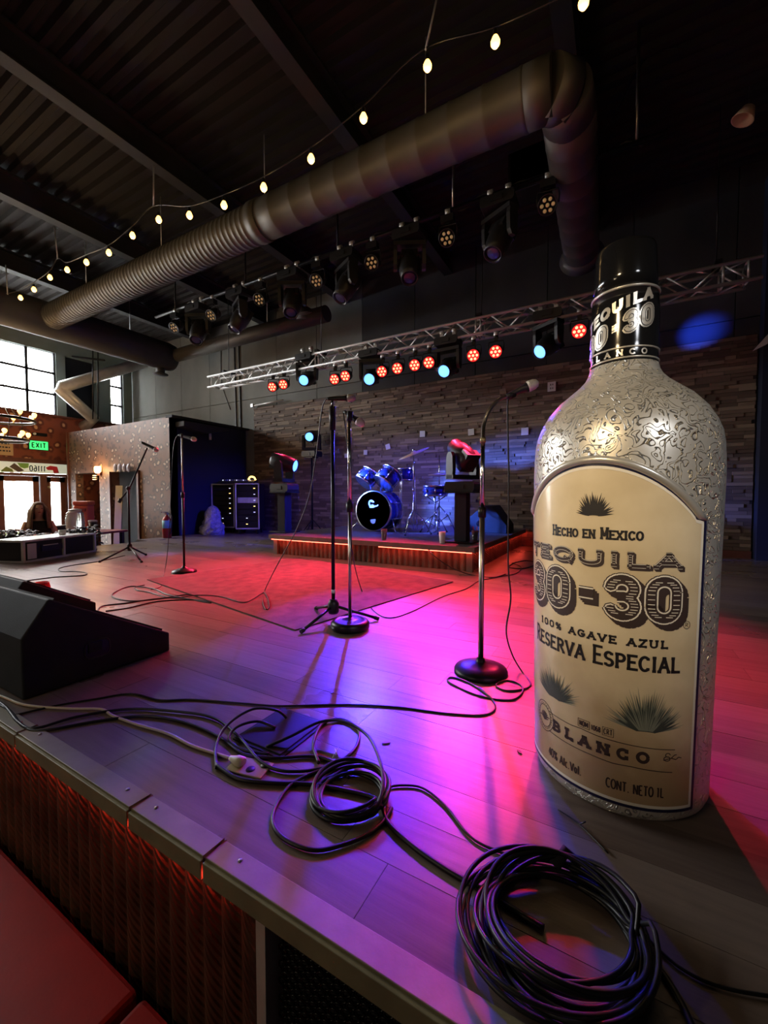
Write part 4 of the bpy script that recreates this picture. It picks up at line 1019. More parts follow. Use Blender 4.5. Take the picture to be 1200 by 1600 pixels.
cable('thin cable looping from the rug towards the large monitor', fl([(300,937),(262,929),(240,920),(205,916),(180,925),(177,933),(205,939),(245,936),(300,929),(370,936),(400,950)]), .005)
cable('thin cable doubled back beside the large monitor', fl([(152,957),(160,947),(200,942),(240,936),(280,934),(330,942)]), .005)
cable('thin cable running from the monitor to the knot at the rug edge', fl([(165,955),(200,950),(245,940),(300,937),(345,942)]), .005)
cable('thin dark cable wandering by the boom stand to the second monitor', fl([(38,908),(85,902),(130,899),(134,895),(118,893),(96,893),(93,888),(115,883),(155,877),(195,868)]), .006)
cable('thin cable lying on the floor right of the riser', fl([(800,880),(822,876),(838,880),(820,888),(795,886),(806,878)]), .006)
cable('cable draped from the riser front to the floor at its right corner', [on_z(664,844,.295), on_y(672,862,4.36), on_y(700,884,4.34)]+fl([(735,898),(770,902),(790,897)]), .006)
# thick bundle on the left edge
cable('thick black cable from the left stage edge into the tangle', fl([(-60,1075),(0,1098),(28,1128),(55,1138),(120,1120),(200,1108),(280,1112),(335,1122),(372,1150),(405,1188),(440,1204),(490,1203),(530,1190),(556,1168),(560,1140),(535,1124),(505,1130),(490,1160),(498,1192)], .008), .0055)
cable('second thick black cable from the left stage edge, behind the white one', fl([(-60,1082),(8,1106),(36,1136),(70,1141),(150,1127),(225,1119),(285,1128),(340,1150),(380,1178),(430,1184),(490,1182),(530,1195),(545,1215)], .006), .0055)
cable('black cable arching over the dark floor plate', [on_z(x, y, z) for x, y, z in ((338,1200,.006),(338,1165,.012),(356,1132,.03),(395,1108,.045),(432,1110,.04),(448,1122,.012))], .005)
cable('short black cable ending at the dark floor plate edge', [on_z(x, y, z) for x, y, z in ((420,1178,.006),(380,1172,.006),(358,1155,.012),(370,1136,.025),(402,1127,.025),(430,1137,.012))], .005)
cable('thick black cable crossing the tangle down to the large coil', fl([(338,1195),(370,1216),(420,1223),(480,1225),(540,1235),(590,1250),(606,1285),(645,1322),(695,1357),(745,1386),(800,1420),(850,1450)], .007), .0065)
cable('thin cable snaking from the small coil to the large coil', fl([(600,1232),(625,1227),(660,1231),(695,1258),(728,1300),(755,1320),(800,1338),(840,1352)], .005), .0035)
cable('loop of black cable standing over the small coil', [on_z(x, y, z) for x, y, z in ((416,1167,.008),(455,1150,.03),(500,1128,.05),(540,1128,.06),(575,1150,.06),(594,1190,.06),(598,1230,.05),(585,1265,.03),(560,1262,.02))], .0055)
cable('wide loose loop of black cable left of the small coil', fl([(545,1188),(510,1200),(460,1222),(432,1258),(427,1288),(446,1312),(490,1328),(535,1320),(575,1303),(600,1282),(612,1262)], .007), .0055)
wc = cable('cream extension cable lying across the left stage corner to a plug', fl([(-60,1068),(0,1087),(30,1099),(60,1104),(110,1107),(158,1108),(176,1118),(215,1132),(262,1146),(300,1165),(340,1178),(358,1184)], .006), .005, 'cream')
# plug on outlet plate
o_ = on_z(390, 1200); pl = thing('floor_outlet', 'tarnished brass floor outlet plate with two round sockets', 'outlet', o_, R(12))
MB().box((0,0,.003), (.13,.075,.006)).build('cover_plate', 'brassplate', pl, bevel=.002)
for xx in (.012, .045): MB().lathe([(.0145,.0062),(.013,.0085),(.0005,.0085)], 18, Matrix.Translation((xx, .018 if xx > .03 else -.012, 0))).build('socket', 'rubber', pl)
pg = thing('plug', 'cream round plug pushed into the brass floor outlet', 'plug', on_z(372, 1189, .012))
d = (on_z(378,1192)-on_z(355,1183)).normalized(); MB().tube([-d*.035, -d*.012, d*.0, d*.018, d*.024], [.007, .013, .017, .018, .012], 14).build('body', 'cream', pg)
fp = thing('floor_plate', 'dark square floor pocket lid under the cables', 'floor plate', (-1.05, 1.09, 0))
MB().box((0,0,.004), (.2,.22,.008)).build('lid', 'plate', fp, bevel=.002); MB().box((0,0,.002), (.226,.246,.004)).build('frame', 'blackmetal', fp)
def coil(label, c, rad, loops, r, spread, tiltx, zmax, seed, m='rubber', sq=1.0, rot=0.):
    random.seed(seed); pts = []; n = 26
    for i in range(loops):
        ox, oy = random.uniform(-spread, spread), random.uniform(-spread, spread); rr = rad*(1+random.uniform(-.12, .12)); tz = random.uniform(-.35, .35); ph = random.uniform(0, 6.28)
        for j in range(n):
            a = 2*math.pi*j/n; f = j/n
            x, y = rr*math.cos(a)+ox*math.sin(a/2), rr*sq*math.sin(a)+oy*math.sin(a/2)
            x, y = x*math.cos(rot)-y*math.sin(rot), x*math.sin(rot)+y*math.cos(rot)
            z = r+zmax*(i+f)/loops*(.55+.45*math.sin(a+ph))+.0005
            pts.append(Vector((x, y, max(z, r))))
    t = thing('cable_coil', label, 'cable coil', c); MB().tube(catmull(pts, 2), r, 6).build('coiled_cable', m, t)
    return t
coil('small coil of black cable beside the outlet tangle', (-.645, .945, 0), .098, 6, .0055, .02, 0, .045, 4)
ck = coil('large coil of black cable on the front stage edge', (-.085, .835, 0), .150, 17, .0048, .03, 0, .075, 9, sq=.92, rot=.5)
MB().tube([(-.02,.125,.03), (-.0,.15,.055), (.02,.165,.03), (.02,.15,.01)], .012, 8).build('cable_tie', 'blackcloth', ck)
cable('thick cable leaving the large coil towards the camera', fl([(985,1455),(1010,1490),(1045,1535),(1075,1590),(1100,1660)], .006), .006)
cable('thin cable leaving the large coil to the right', fl([(960,1420),(1010,1465),(1060,1510),(1120,1540),(1200,1556),(1280,1560)], .005), .003)
tw = tag(MB().tube([on_z(523,1170,.055), on_z(527,1180,.05)], .002, 6).tube([on_z(529,1168,.055), on_z(519,1186,.03)], .002, 6).build('twist_tie', 'white'), 'white twist tie on the cable loop over the small coil', 'twist tie')
# litter
random.seed(21)
for i, (x, y, s, lab) in enumerate(((604,1161,.02,'crumpled brown scrap on the floor right of the tangle'), (519,1083,.014,'tiny dark scrap on the floor below the round base stand'), (811,1175,.014,'small dark scrap on the floor left of the bottle'), (342,1312,.018,'pale splinter beside the metal edge strip'), (96,1164,.008,'pale speck on the floor at the left stage corner'))):
    b = MB(); pts = [(s*random.uniform(.6, 1)*math.cos(R(a)), s*.5*random.uniform(.5, 1)*math.sin(R(a))) for a in range(0, 360, 45)]
    b.prism(pts, 0, .003, 'z'); ob_ = tag(b.build('debris', 'woodtrim' if i in (0, 3) else ('plate' if i < 3 else 'paper'), None, on_z(x, y, .0015)), lab, 'scrap'); ob_.rotation_euler.z = random.uniform(0, 3)

# ---- drum kit
RT = RZ
def ringdrum(t, r, d, mtx, shell='drumwrap', h0='drumhead', h1='drumhead', nl=6, hoop='chrome'):
    MB().lathe([(r,0),(r,d)], 36, mtx).build('shell', shell, t)
    f = MB().lathe([(.0005,-.004),(r*.97,-.004),(r*.985,0)], 36, mtx).build('front_head', h0, t); MB().lathe([(r*.985,d),(r*.97,d+.004),(.0005,d+.004)], 36, mtx).build('rear_head', h1, t)
    for z_ in (-.006, d-.016): MB().lathe([(r*.985,z_),(r+.016,z_),(r+.016,z_+.024),(r*.995,z_+.024),(r*.985,z_)], 36, mtx).build('hoop', hoop, t)
    for k in range(nl):
        a = 2*math.pi*(k+.5)/nl; c = Vector(((r+.012)*math.cos(a), (r+.012)*math.sin(a), 0)); b = MB()
        b.tube([mtx @ (c+Vector((0,0,.01))), mtx @ (c+Vector((0,0,d-.01)))], .004, 6).tube([mtx @ (c+Vector((0,0,d*.35))), mtx @ (c+Vector((0,0,d*.65)))], .012, 8); b.build('lug', 'chrome', t)
    return f
c = on_y(583, 796, 5.6); BR = .315; c.z = RT+BR+.018
t = thing('bass_drum', 'large bass drum with black front head on the riser', 'drum', (c.x, c.y, RT))
mt = Matrix.Translation((0,0,BR+.018)) @ Matrix.Rotation(R(-90), 4, 'X')
fh = ringdrum(t, BR, .42, mt, h0='blackhead', nl=8)
lm = lambda u, v: (u, -.0062, BR+.018+v)
ribbon(MB(), [arc(-.03,.12,.05,.05,20,330,18), arc(-.03,.12,.032,.032,30,320,14), [(-.06,.05),(-.04,.09),(-.03,.045),(-.01,.075),(.0,.05),(.02,.08),(.03,.06),(.05,.085),(.06,.07),(.10,.10)]], .011, lm).build('logo_print', 'drumhead', fh, fix=False)
MB().add([lm(u, v) for u, v in [(-.05,-.14),(.05,-.13),(.04,-.19),(.0,-.21),(-.04,-.19)]], [(0,1,2,3,4)]).build('sticker', 'silverplain', fh, fix=False)
for sx in (-1, 1): MB().tube([(sx*.28,.1,.24), (sx*.42,-.02,.008)], .009, 8).build('spur', 'chrome', t)
MB().tube([(.03,.2,.63), (.03,.2,.83)], .016, 10).tube([(-.12,.2,.85), (.16,.2,.85)], .011, 8).build('tom_mount', 'chrome', t)
def tom(x, y, Y, r, dpt, label, ax_):
    c = on_y(x, y, Y); t = thing('tom_drum', label, 'drum', c)
    q = Vector(ax_).normalized().to_track_quat('Z', 'Y').to_matrix().to_4x4(); ringdrum(t, r, dpt, Matrix.Translation(-Vector(ax_).normalized()*dpt/2) @ q, nl=6); return t, c
tom(574, 747, 5.72, .155, .22, 'small dark tom drum mounted left above the bass drum', (.38, .58, .72))
tom(606, 747, 5.72, .175, .25, 'dark tom drum mounted right above the bass drum, brightly lit below', (.34, .60, .72))
ft, fc = tom(634, 742, 6.3, .14, .2, 'small dark tom drum on legs half hidden behind the cymbal stand', (0, .05, 1))
for k in range(3): a = 2.094*k+.4; MB().tube([(.15*math.cos(a), .15*math.sin(a), .02), (.16*math.cos(a), .16*math.sin(a), -.2), (.2*math.cos(a), .2*math.sin(a), RT-fc.z)], .007, 6).build('leg', 'chrome', ft)
def tripod(t, h, spread, hubz, r=.009, m='chrome', ph=0.):
    for k in range(3):
        a = ph+2*math.pi*k/3; e = Vector((spread*math.cos(a), spread*math.sin(a), .012))
        MB().tube([(0,0,hubz), (spread*.55*math.cos(a), spread*.55*math.sin(a), hubz*.62), e], r, 6).tube([(0,0,hubz*.35), (spread*.55*math.cos(a), spread*.55*math.sin(a), hubz*.62)], r*.8, 6).build('leg', m, t)
        MB().ball(e, .018, 8, 6).build('rubber_foot', 'rubber', t)
    MB().tube([(0,0,hubz*.2), (0,0,h*.55)], .013, 8).build('lower_tube', m, t); MB().tube([(0,0,h*.53), (0,0,h*.57)], .02, 8).build('clutch', m, t); MB().tube([(0,0,h*.55), (0,0,h)], .009, 8).build('upper_tube', m, t)
c = on_z(646, 829, RT); c = on_y(646, 829, 5.5); c.z = RT; hc = on_y(640, 708, 5.5)
t = thing('cymbal_stand', 'chrome cymbal stand between the toms and the snare', 'drum stand', c); tripod(t, hc.z-RT, .26, .36, ph=.5)
cy = thing('cymbal', 'blue-lit crash cymbal tilted on top of its chrome stand', 'cymbal', (c.x, c.y, hc.z))
rotc = Matrix.Rotation(R(-16), 4, 'Y') @ Matrix.Rotation(R(18), 4, 'X')
MB().lathe([(.0005,.03),(.03,.024),(.045,.008),(.24,-.008),(.24,-.010),(.045,.004),(.0005,.02)], 40, rotc).build('disc', 'brass', cy); MB().lathe([(.018,.02),(.02,.05),(.012,.06)], 12).build('wing_nut', 'chrome', cy)
c = on_y(686, 822, 6.15); c.z = RT; hz_ = on_y(686, 743, 6.15).z
t = thing('hi_hat_stand', 'hi-hat stand with tall rod at the right of the drum kit', 'drum stand', c); tripod(t, on_y(680,712,6.15).z-RT, .26, .42, ph=.2); MB().box((0,-.2,.03), (.09,.28,.02), Matrix.Rotation(R(8),3,'X')).build('pedal', 'chrome', t)
for k, lab in ((0,'lower hi-hat cymbal on the rod stand'), (1,'upper hi-hat cymbal on the rod stand')):
    tag(MB().lathe([(.012,.02*(1-2*k)*-1),(.03,.015*(2*k-1)),(.18,-.004*(2*k-1)),(.18,-.006*(2*k-1)),(.03,.012*(2*k-1)),(.012,.016*(2*k-1))], 36).build('hi_hat_cymbal', 'brass', None, (c.x, c.y, hz_+.018*k)), lab, 'cymbal', 'hi-hat pair')
c = on_y(680, 768, 5.85); t = thing('snare_stand', 'folding chrome basket stand under the snare drum', 'drum stand', (c.x, c.y, RT))
sz = c.z-RT-.07; tripod(t, sz, .24, .30, ph=1.1)
for k in range(3): MB().tube([(0,0,sz-.1), (.16*math.cos(2.1*k), .16*math.sin(2.1*k), sz-.005), (.165*math.cos(2.1*k), .165*math.sin(2.1*k), sz+.03)], .008, 6).build('basket_arm', 'chrome', t)
t = thing('snare_drum', 'dark snare drum with chrome lugs on its stand', 'drum', (c.x, c.y, c.z-.07)); ringdrum(t, .175, .15, Matrix.Translation((0,0,.004)), nl=8)
# glasses on the riser
for x, y, lab, st_ in ((600,838,'empty pint glass on the riser edge before the bass drum',0), (691,841,'pale plastic cup on the riser edge under the hi-hat',1), (742,836,'clear glass with two straws behind the right pedestal',2)):
    c = on_y(x, y, 4.62 if st_ < 2 else 5.0); c.z = RT; t = thing('drinking_glass', lab, 'glass', c)
    MB().lathe([(.027,0),(.03,.004),(.042,.14),(.0395,.14),(.028,.01),(.0005,.008)], 20).build('tumbler', 'cupglass' if st_ != 1 else 'white', t)
    if st_ == 2:
        for k in (-1, 1): MB().tube([(k*.01,0,.012), (k*.025,.01,.19)], .004, 6).build('straw', 'redplastic', t)
# ---- pedestals with moving heads
def pedestal(x, y, Y, label, h):
    c = on_y(x, y, Y); c.z = RT; t = thing('light_pedestal', label, 'pedestal', c)
    MB().box((0,0,.01), (.34,.34,.02)).build('foot_plate', 'blackmetal', t, bevel=.004); MB().box((0,0,h/2+.02), (.15,.15,h)).build('column', 'felt', t, bevel=.004); MB().box((0,0,h+.03), (.34,.32,.02)).build('top_plate', 'blackmetal', t); return c
hL = on_y(445, 768, 4.85).z-RT-.04; cL = pedestal(445, 833, 4.85, 'black pedestal with blue-lit side on the left front corner of the riser', hL)
h = Vector((cL.x, cL.y, RT+hL+.04+.445)); mover(h, h+Vector((1,.25,-.25)), 'blue-lit moving head on the left riser pedestal, turned to the drums', True, False, 'moving heads standing on pedestals')
am = Vector((-3.4,5.75,1.0)); light('SPOT', 'mover_beam', h+Vector((.25,.06,-.06)), 3200, (.06, .15, 1), am, .05, 52, .8)
hR = on_y(722, 768, 4.85).z-RT-.04; cR = pedestal(722, 845, 4.85, 'black pedestal on the right front corner of the riser', hR)
h = Vector((cR.x, cR.y, RT+hR+.04+.445)); mover(h, h+Vector((-.6,.4,.55)), 'unlit moving head tilted back on the right riser pedestal', False, False, 'moving heads standing on pedestals')
c = on_z(488, 836); t = thing('lighting_stand', 'slim black lighting stand by the wood strip wall', 'light stand', c)
zl = on_y(488, 715, c.y).z; MB().tube([(0,0,.1), (0,0,zl)], .022, 10).build('pole', 'blackmetal', t)
for k in range(3): MB().tube([(0,0,.35), (.38*math.cos(2.094*k+.6), .22*math.sin(2.094*k+.6)-.05, .015)], .012, 6).build('leg', 'blackmetal', t)
MB().box((0,0,zl), (.2,.2,.02)).build('top_plate', 'blackmetal', t)
h = c+Vector((0,0,zl+.46)); mover(h, h+Vector((.45,-1,-.2)), 'blue-lit moving head on the slim stand left of the drums', True, False, 'moving heads standing on pedestals')
light('SPOT', 'mover_beam', h+Vector((.1,-.23,-.05)), 200, (.08, .15, 1), Vector((-1.5,4.8,.3)), .05, 30, .7)
# wedge monitor on the riser
c = on_y(782, 826, 6.2); c.z = RT
t = thing('floor_monitor', 'dark wedge speaker on the back right of the riser', 'loudspeaker', (min(c.x, RX1-.36), 6.3, RT))
MB().prism([(-.34,0),(.34,0),(.34,.12),(.12,.42),(-.02,.42),(-.34,.15)], 0, .5, 'y').build('cabinet', 'tolex', t, bevel=.008); MB().lathe([(.05,-.002),(.04,-.004),(.0005,-.004)], 16, Matrix.Translation((-.08,0,.14)) @ Matrix.Rotation(R(-90),4,'X')).build('port', 'blackgloss', t)

# ---- wall cards and outlet
for x, y, s, a, lab in ((571,707,.055,3,'white paper card on the wood strip wall, lowest left of the row'), (606,698,.06,-14,'tilted white paper card on the wood strip wall left of the cymbal'), (660,678,.065,2,'white paper card on the wood strip wall above the cymbal'), (736,675,.065,-3,'white paper card on the wood strip wall above the right pedestal'), (820,674,.07,0,'white paper card on the wood strip wall beside the bottle shoulder'), (541,712,.05,0,'small white paper card on the wood strip wall behind the chrome stand')):
    ob_ = tag(MB().box((0,0,0), (s*1.7,.006,s*1.8)).build('paper_card', 'paper', None, on_y(x, y, YB-.046)), lab, 'paper card', 'paper cards on the wood strip wall'); ob_.rotation_euler.y = R(a)
c = on_y(862, 604, YB-.05); t = thing('wall_outlet', 'white double outlet high on the wood strip wall left of the bottle', 'outlet', c)
MB().box((0,0,0), (.13,.012,.16)).build('cover_plate', 'white', t, bevel=.006)
for z_ in (-.03, .03):
    MB().box((-.015,-.008,z_), (.012,.006,.028)).box((.018,-.008,z_), (.012,.006,.022)).build('socket_slots', 'ink', t)
tag(MB().prism([(-.09,-.1),(.06,-.03),(.08,.12)], -.002, .002, 'y').build('paper_scrap', 'paper', None, on_y(1190,535,YB-.22)), 'white triangular paper scrap on the dark post at the right', 'paper')

# ---- racks, mixer, bag
def rack(x, label, rows, silver, grp='equipment racks'):
    c = on_y(x, 835, 6.7); c.z = 0; t = thing('equipment_rack', label, 'equipment rack', c, R(32), grp); w, d, h = .52, .5, 1.02; z0 = .12
    MB().box((-w/2+.012,0,z0+h/2), (.024,d,h)).box((w/2-.012,0,z0+h/2), (.024,d,h)).box((0,0,z0+h-.012), (w,d,.024)).box((0,0,z0+.012), (w,d,.024)).box((0,d/2-.01,z0+h/2), (w,.02,h)).build('case', 'black', t)
    for sx in (-1, 1): MB().box((sx*(w/2-.008),-d/2,z0+h/2), (.03,.014,h)).build('edge_rail', 'alu', t)
    for zz in (z0+.008, z0+h-.008): MB().box((0,-d/2,zz), (w,.014,.03)).build('edge_rail', 'alu', t)
    uh = (h-.08)/rows
    for k in range(rows):
        zz = z0+.04+uh*(k+.5); f = MB().box((0,-d/2+.04,zz), (w-.07,.03,uh-.012)).build('rack_unit', 'alu' if k in silver else 'amp', t)
        MB().box((.15 if k > 1 else -.02,-d/2+.022,zz), (.035,.006,.014)).build('indicator', 'ledw' if k % 3 else 'ledy', f)
    for sx in (-1, 1):
        for sy in (-1, 1): MB().cyl((sx*.2-.02,sy*.18,.05), (sx*.2+.02,sy*.18,.05), .05, None, 14).box((sx*.2,sy*.18,.1), (.06,.07,.04)).build('caster', 'rubber', t)
    return c
c1 = rack(355, 'black equipment rack with many small lights, left of the pair', 8, (), ); c2 = rack(392, 'black equipment rack with one silver unit, right of the pair', 7, (4,))
mp = (c1+c2)/2; t = thing('mixing_console', 'small mixing console sloping on top of the equipment racks', 'mixer', (mp.x+.05, mp.y-.03, 1.143), R(32))
MB().prism([(-.22,0),(.22,0),(.22,.12),(-.22,.05)], -.4, .4, 'x').build('console', 'amp', t, bevel=.005)
for i in range(14): MB().box((-.34+.052*i,-.05,.085), (.015,.03,.02)).build('fader', 'ledw' if i % 3 == 0 else 'white', t)
MB().tube(catmull([(.2,.1,.1),(.24,.12,.17),(.33,.1,.16),(.38,.05,.09)], 4), .02, 8).build('cable_bunch', 'ledy', t)
b = MB(); random.seed(5); cb = on_y(326, 836, 6.1); n1, n2 = 20, 12; vs = []; fs = []
for i in range(n2+1):
    f = i/n2; rr = .30*(1-f**2.2)**.6*(.9+.1*math.sin(f*9)) + .02*(1-f)
    for j in range(n1): a = 2*math.pi*j/n1; k = rr*(1+random.uniform(-.13, .13)); vs.append((k*math.cos(a)*.95+.04*f, k*math.sin(a)*.75, .66*f))
for i in range(n2):
    for j in range(n1): fs.append((i*n1+j, i*n1+(j+1)%n1, (i+1)*n1+(j+1)%n1, (i+1)*n1+j))
b.add(vs, fs, False); b.f.append(list(range(n1))[::-1]); b.sm.append(False)
tag(b.build('plastic_bag', 'bag', None, (cb.x+.12, cb.y, 0)), 'crumpled translucent plastic bag on the floor by the racks', 'bag')
c = on_x(300, 668, -8.22); t = thing('wall_speaker', 'dark wedge-shaped wall speaker high on the navy side wall', 'loudspeaker', c)
MB().prism([(-.4,.06),(.75,.06),(.75,-.02),(.1,-.14),(-.4,-.05)], 0, .3, 'x').build('cabinet', 'tolex', t, bevel=.01); MB().tube([(.15,.35,-.05),(.15,.35,-.24)], .03, 8).build('bracket', 'alu', t)

# ---- road case
a = on_z(37, 880); e = on_z(148, 862); dr = (e-a); L = dr.length; an = math.atan2(dr.y, dr.x)
t = thing('road_case', 'long black road case with metal edges at the left of the stage', 'road case', a, an)
w, h = .46, .29
MB().box((L/2, w/2, h/2), (L-.02, w-.02, h-.02)).build('body', 'black', t)
for yy in (0, w):
    for zz in (.012, h-.012): MB().box((L/2, yy, zz), (L, .03, .026)).build('edge_rail', 'alu', t)
for xx in (0, L*.52, L):
    for yy in (0, w): MB().box((xx, yy, h/2), (.03, .03, h)).build('edge_rail', 'alu', t)
for xx in (0, L):
    for zz in (.012, h-.012): MB().box((xx, w/2, zz), (.03, w, .026)).build('edge_rail', 'alu', t)
MB().box((L/2, w/2, h), (L-.05, w-.05, .006)).build('lid_panel', 'alu', t); MB().box((L*.1, -.004, h*.48), (.12, .006, .2)).build('sticker', 'paper', t, bevel=.002)
MB().box((L*.36, -.003, h*.55), (.3, .006, .08)).build('printed_lettering', 'navy', t); MB().box((L*.34, -.004, h*.68), (.22, .006, .012)).build('printed_line', 'alu', t)
t = thing('cup', 'small blue-lit cup standing on the road case lid', 'cup', a+Vector((math.cos(an)*.75-math.sin(an)*.2, math.sin(an)*.75+math.cos(an)*.2, h+.003)))
MB().lathe([(.03,0),(.04,.005),(.045,.07),(.042,.07),(.035,.01)], 16).build('bowl', 'drumhead', t)

# ================================================================== LEFT OF THE STAGE
# exit sign, plaque, fixtures on the left wall
c = on_x(60, 696, XL+.03); t = thing('exit_sign', 'green illuminated EXIT sign above the entrance doors', 'exit sign', c)
MB().box((0,0,0), (.05,.42,.24)).build('housing', 'frame', t); MB().box((.028,0,0), (.006,.40,.22)).build('face', 'exitface', t)
em = lambda u, v: (.0325, u, v)
ribbon(MB(), text_strokes('EXIT', -.15, .15, -.06, .06, .22), .026, em).build('lettering', 'exitink', t, fix=False)
c = on_x(62, 679, XL+.04); t = thing('emergency_lamp', 'small dark emergency lamp box above the exit sign', 'lamp', c)
MB().box((0,0,0), (.1,.3,.08)).build('housing', 'frame', t, bevel=.01); MB().cyl((.04,-.13,0), (.08,-.13,0), .03).build('lamp_head', 'white', t)
c = on_x(-2, 698, XL+.02); t = thing('notice_plaque', 'tan notice plaque with dark lines of writing above the doors', 'sign', c)
MB().box((0,0,0), (.02,.56,.4)).build('board', 'signtan', t, bevel=.01)
random.seed(9)
for z_ in (.09, .0, -.09):
    u = -.22; ln_ = []
    while u < .2: k = random.uniform(.02, .06); ln_.append([(u, z_), (min(u+k, .22), z_)]); u += k+.018
    ribbon(MB(), ln_, .035, lambda u, v: (.012, u, v)).build('lettering', 'ink', t, fix=False)
# reversed number and shapes on the banner
def bm_(off): return lambda u, v: (XL-.053+off, u, v)
nl_ = text_strokes('11160', -.17, .17, 1.515, 1.655, .22)
nl_ = [[(4.94-u, v) for u, v in l_] for l_ in nl_]       # mirrored along Y
ribbon(MB(), nl_, .022, bm_(0)).build('lettering', 'frame', bn, fix=False)
def blot(m, pts): MB().add([bm_(-.0005)(u, v) for u, v in pts], [list(range(len(pts)))]).build('printed_shape', m, bn, fix=False)
blot('green', [(4.76,1.71),(4.52,1.71),(4.58,1.60),(4.66,1.57),(4.75,1.60)]); blot('bark', [(4.36,1.60),(4.46,1.70),(4.66,1.52),(4.54,1.47)]); blot('redink', [(5.12,1.62),(5.22,1.68),(5.38,1.66),(5.42,1.49),(5.3,1.48),(5.28,1.56),(5.16,1.56)]); blot('outleaf', [(4.2,1.5),(4.3,1.6),(4.42,1.54),(4.44,1.47),(4.2,1.47)])
# sconce on the partition
c = on_y(153, 735, pf-.06); t = thing('wall_sconce', 'glowing amber wall sconce on the patterned partition', 'lamp', c)
MB().box((0,.04,-.02), (.12,.06,.2)).build('back_plate', 'trimwood', t); MB().lathe([(.05,-.07),(.075,-.03),(.08,.06),(.06,.1)], 14).build('glass_shade', 'sconce', t); light('POINT', 'sconce_light', c+Vector((0,-.16,0)), 14, (1,.58,.25), None, .06)
for k in range(3): MB().box((-.16,.0,-.12-.05*k), (.16,.03,.02)).build('card_slot', 'cream', t)
# leaning plank and hung pale bundle in the opening
tag(MB().prism([(-.07,-.03),(.07,-.03),(.07,.03),(-.07,.03)], 0, 2.06, 'z').build('leaning_board', 'cream', None, (0,0,0)), 'long pale board leaning in the dark opening of the partition', 'board')
lb_ = bpy.data.objects['leaning_board']; q0 = on_y(180, 852, 4.95); q0.z = ZF+.02; q1 = on_y(187, 750, 5.3); lb_.location = q0; lb_.rotation_euler = (q1-q0).to_track_quat('Z', 'Y').to_euler()
for i, xx in enumerate((180, 187, 194, 201)):
    c = on_y(xx, 731, pf-.06); tag(MB().ball((0,0,0), .075, 12, 8, (.75,.5,1.3)).build('pale_ornament', 'bag', None, c), 'pale rounded ornament over the dark opening, %s from the left' % ORD[i], 'ornament', 'ornaments over the opening')
# fire extinguisher
c = on_y(252, 842, 5.1); c.z = 0; c = Vector((-8.05, 5.12, 0)); t = thing('fire_extinguisher', 'red fire extinguisher with teal label beside the navy wall', 'fire extinguisher', c)
MB().lathe([(.075,0),(.085,.01),(.085,.36),(.06,.42),(.025,.45),(.025,.48)], 20).build('cylinder', 'extg', t); MB().lathe([(.0862,.2),(.0862,.36)], 20).build('sleeve', 'teallabel', t)
MB().box((0,0,.5), (.05,.05,.05)).box((.02,-.05,.53), (.03,.14,.02)).build('valve', 'chrome', t); MB().tube(catmull([(0,.03,.5),(.1,.05,.44),(.12,.02,.2),(.11,.0,.08)], 5), .012, 8).build('hose', 'rubber', t)
# high table with red cloth, stool, person
TP = Vector((-8.72, 3.80, ZF)); th = 1.10
t = thing('bar_table', 'high bar table with a dark red top behind the road case', 'table', TP, R(20))
MB().box((0,0,th-.02), (.8,1.5,.04)).build('table_top', 'redcloth', t, bevel=.006)
for sx in (-1, 1):
    for sy in (-1, 1): MB().box((sx*.34,sy*.66,(th-.04)/2), (.06,.06,th-.04)).build('leg', 'black', t)
# leafy plants in front
def plant(c, h, n, seed, m, label, w=.22):
    random.seed(seed); t = thing('potted_plant', label, 'plant', c, 0, 'leafy plants along the stage side')
    MB().lathe([(.08,0),(.11,.01),(.13,.18),(.12,.18),(.11,.16),(.0005,.15)], 16).build('pot', 'black', t); b = MB(); s_ = MB()
    for k in range(n):
        a = random.uniform(0, 6.28); e = random.uniform(.1, 1.3); rr = w*random.uniform(.3, 1); p_ = Vector((rr*math.cos(a)*math.sin(e), rr*math.sin(a)*math.sin(e), .2+(h-.2)*random.uniform(.25, 1)))
        d_ = Vector((math.cos(a), math.sin(a), random.uniform(-.4, .7))).normalized(); sd = d_.cross(Vector((0,0,1))).normalized(); l_ = random.uniform(.07, .13)
        up_ = sd.cross(d_); b.add([p_, p_+d_*l_*.5+sd*l_*.32+up_*.01, p_+d_*l_-up_*.015, p_+d_*l_*.5-sd*l_*.32+up_*.01, p_+d_*l_*.5+up_*.022], [(0,1,4),(1,2,4),(2,3,4),(3,0,4)])
        if k % 4 == 0: s_.tube([(0,0,.15), p_*.5+Vector((0,0,.1)), p_], .004, 4)
    b.build('foliage', m, t, fix=False)['kind'] = 'stuff'; s_.build('stems', 'bark', t)
for i, (x, m, h, lab) in enumerate(((8,'leaf',.5,'dark leafy plant at the left frame edge behind the road case'), (30,'leaf',.48,'dark leafy plant left of the seated person behind the case'), (58,'leaf',.44,'dark purple leafy plant in front of the seated person'), (84,'redleaf',.44,'dull red leafy plant in front of the seated person'), (112,'leaf',.52,'dark leafy plant below the ribbed glass jar'), (136,'leaf',.56,'dark leafy plant below the red drink cooler'))):
    c = at_d(x, 838, 6.35+.1*(i % 2)); c.z = -.16; plant(c, h-.02, 110, 40+i, m, lab)
pb = [at_d(x, 838, 6.4) for x in (-4, 152)]; mid = (pb[0]+pb[1])/2; dd = pb[1]-pb[0]
t = thing('planter_ledge', 'dark ledge carrying the leafy plants beside the stage', 'ledge', (mid.x, mid.y, ZF), math.atan2(dd.y, dd.x)); MB().box((0,0,.73), (dd.length+.1,.32,.06)).build('shelf', 'black', t); MB().box((0,.0,.35), (dd.length,.22,.7)).build('plinth', 'blackwall', t)
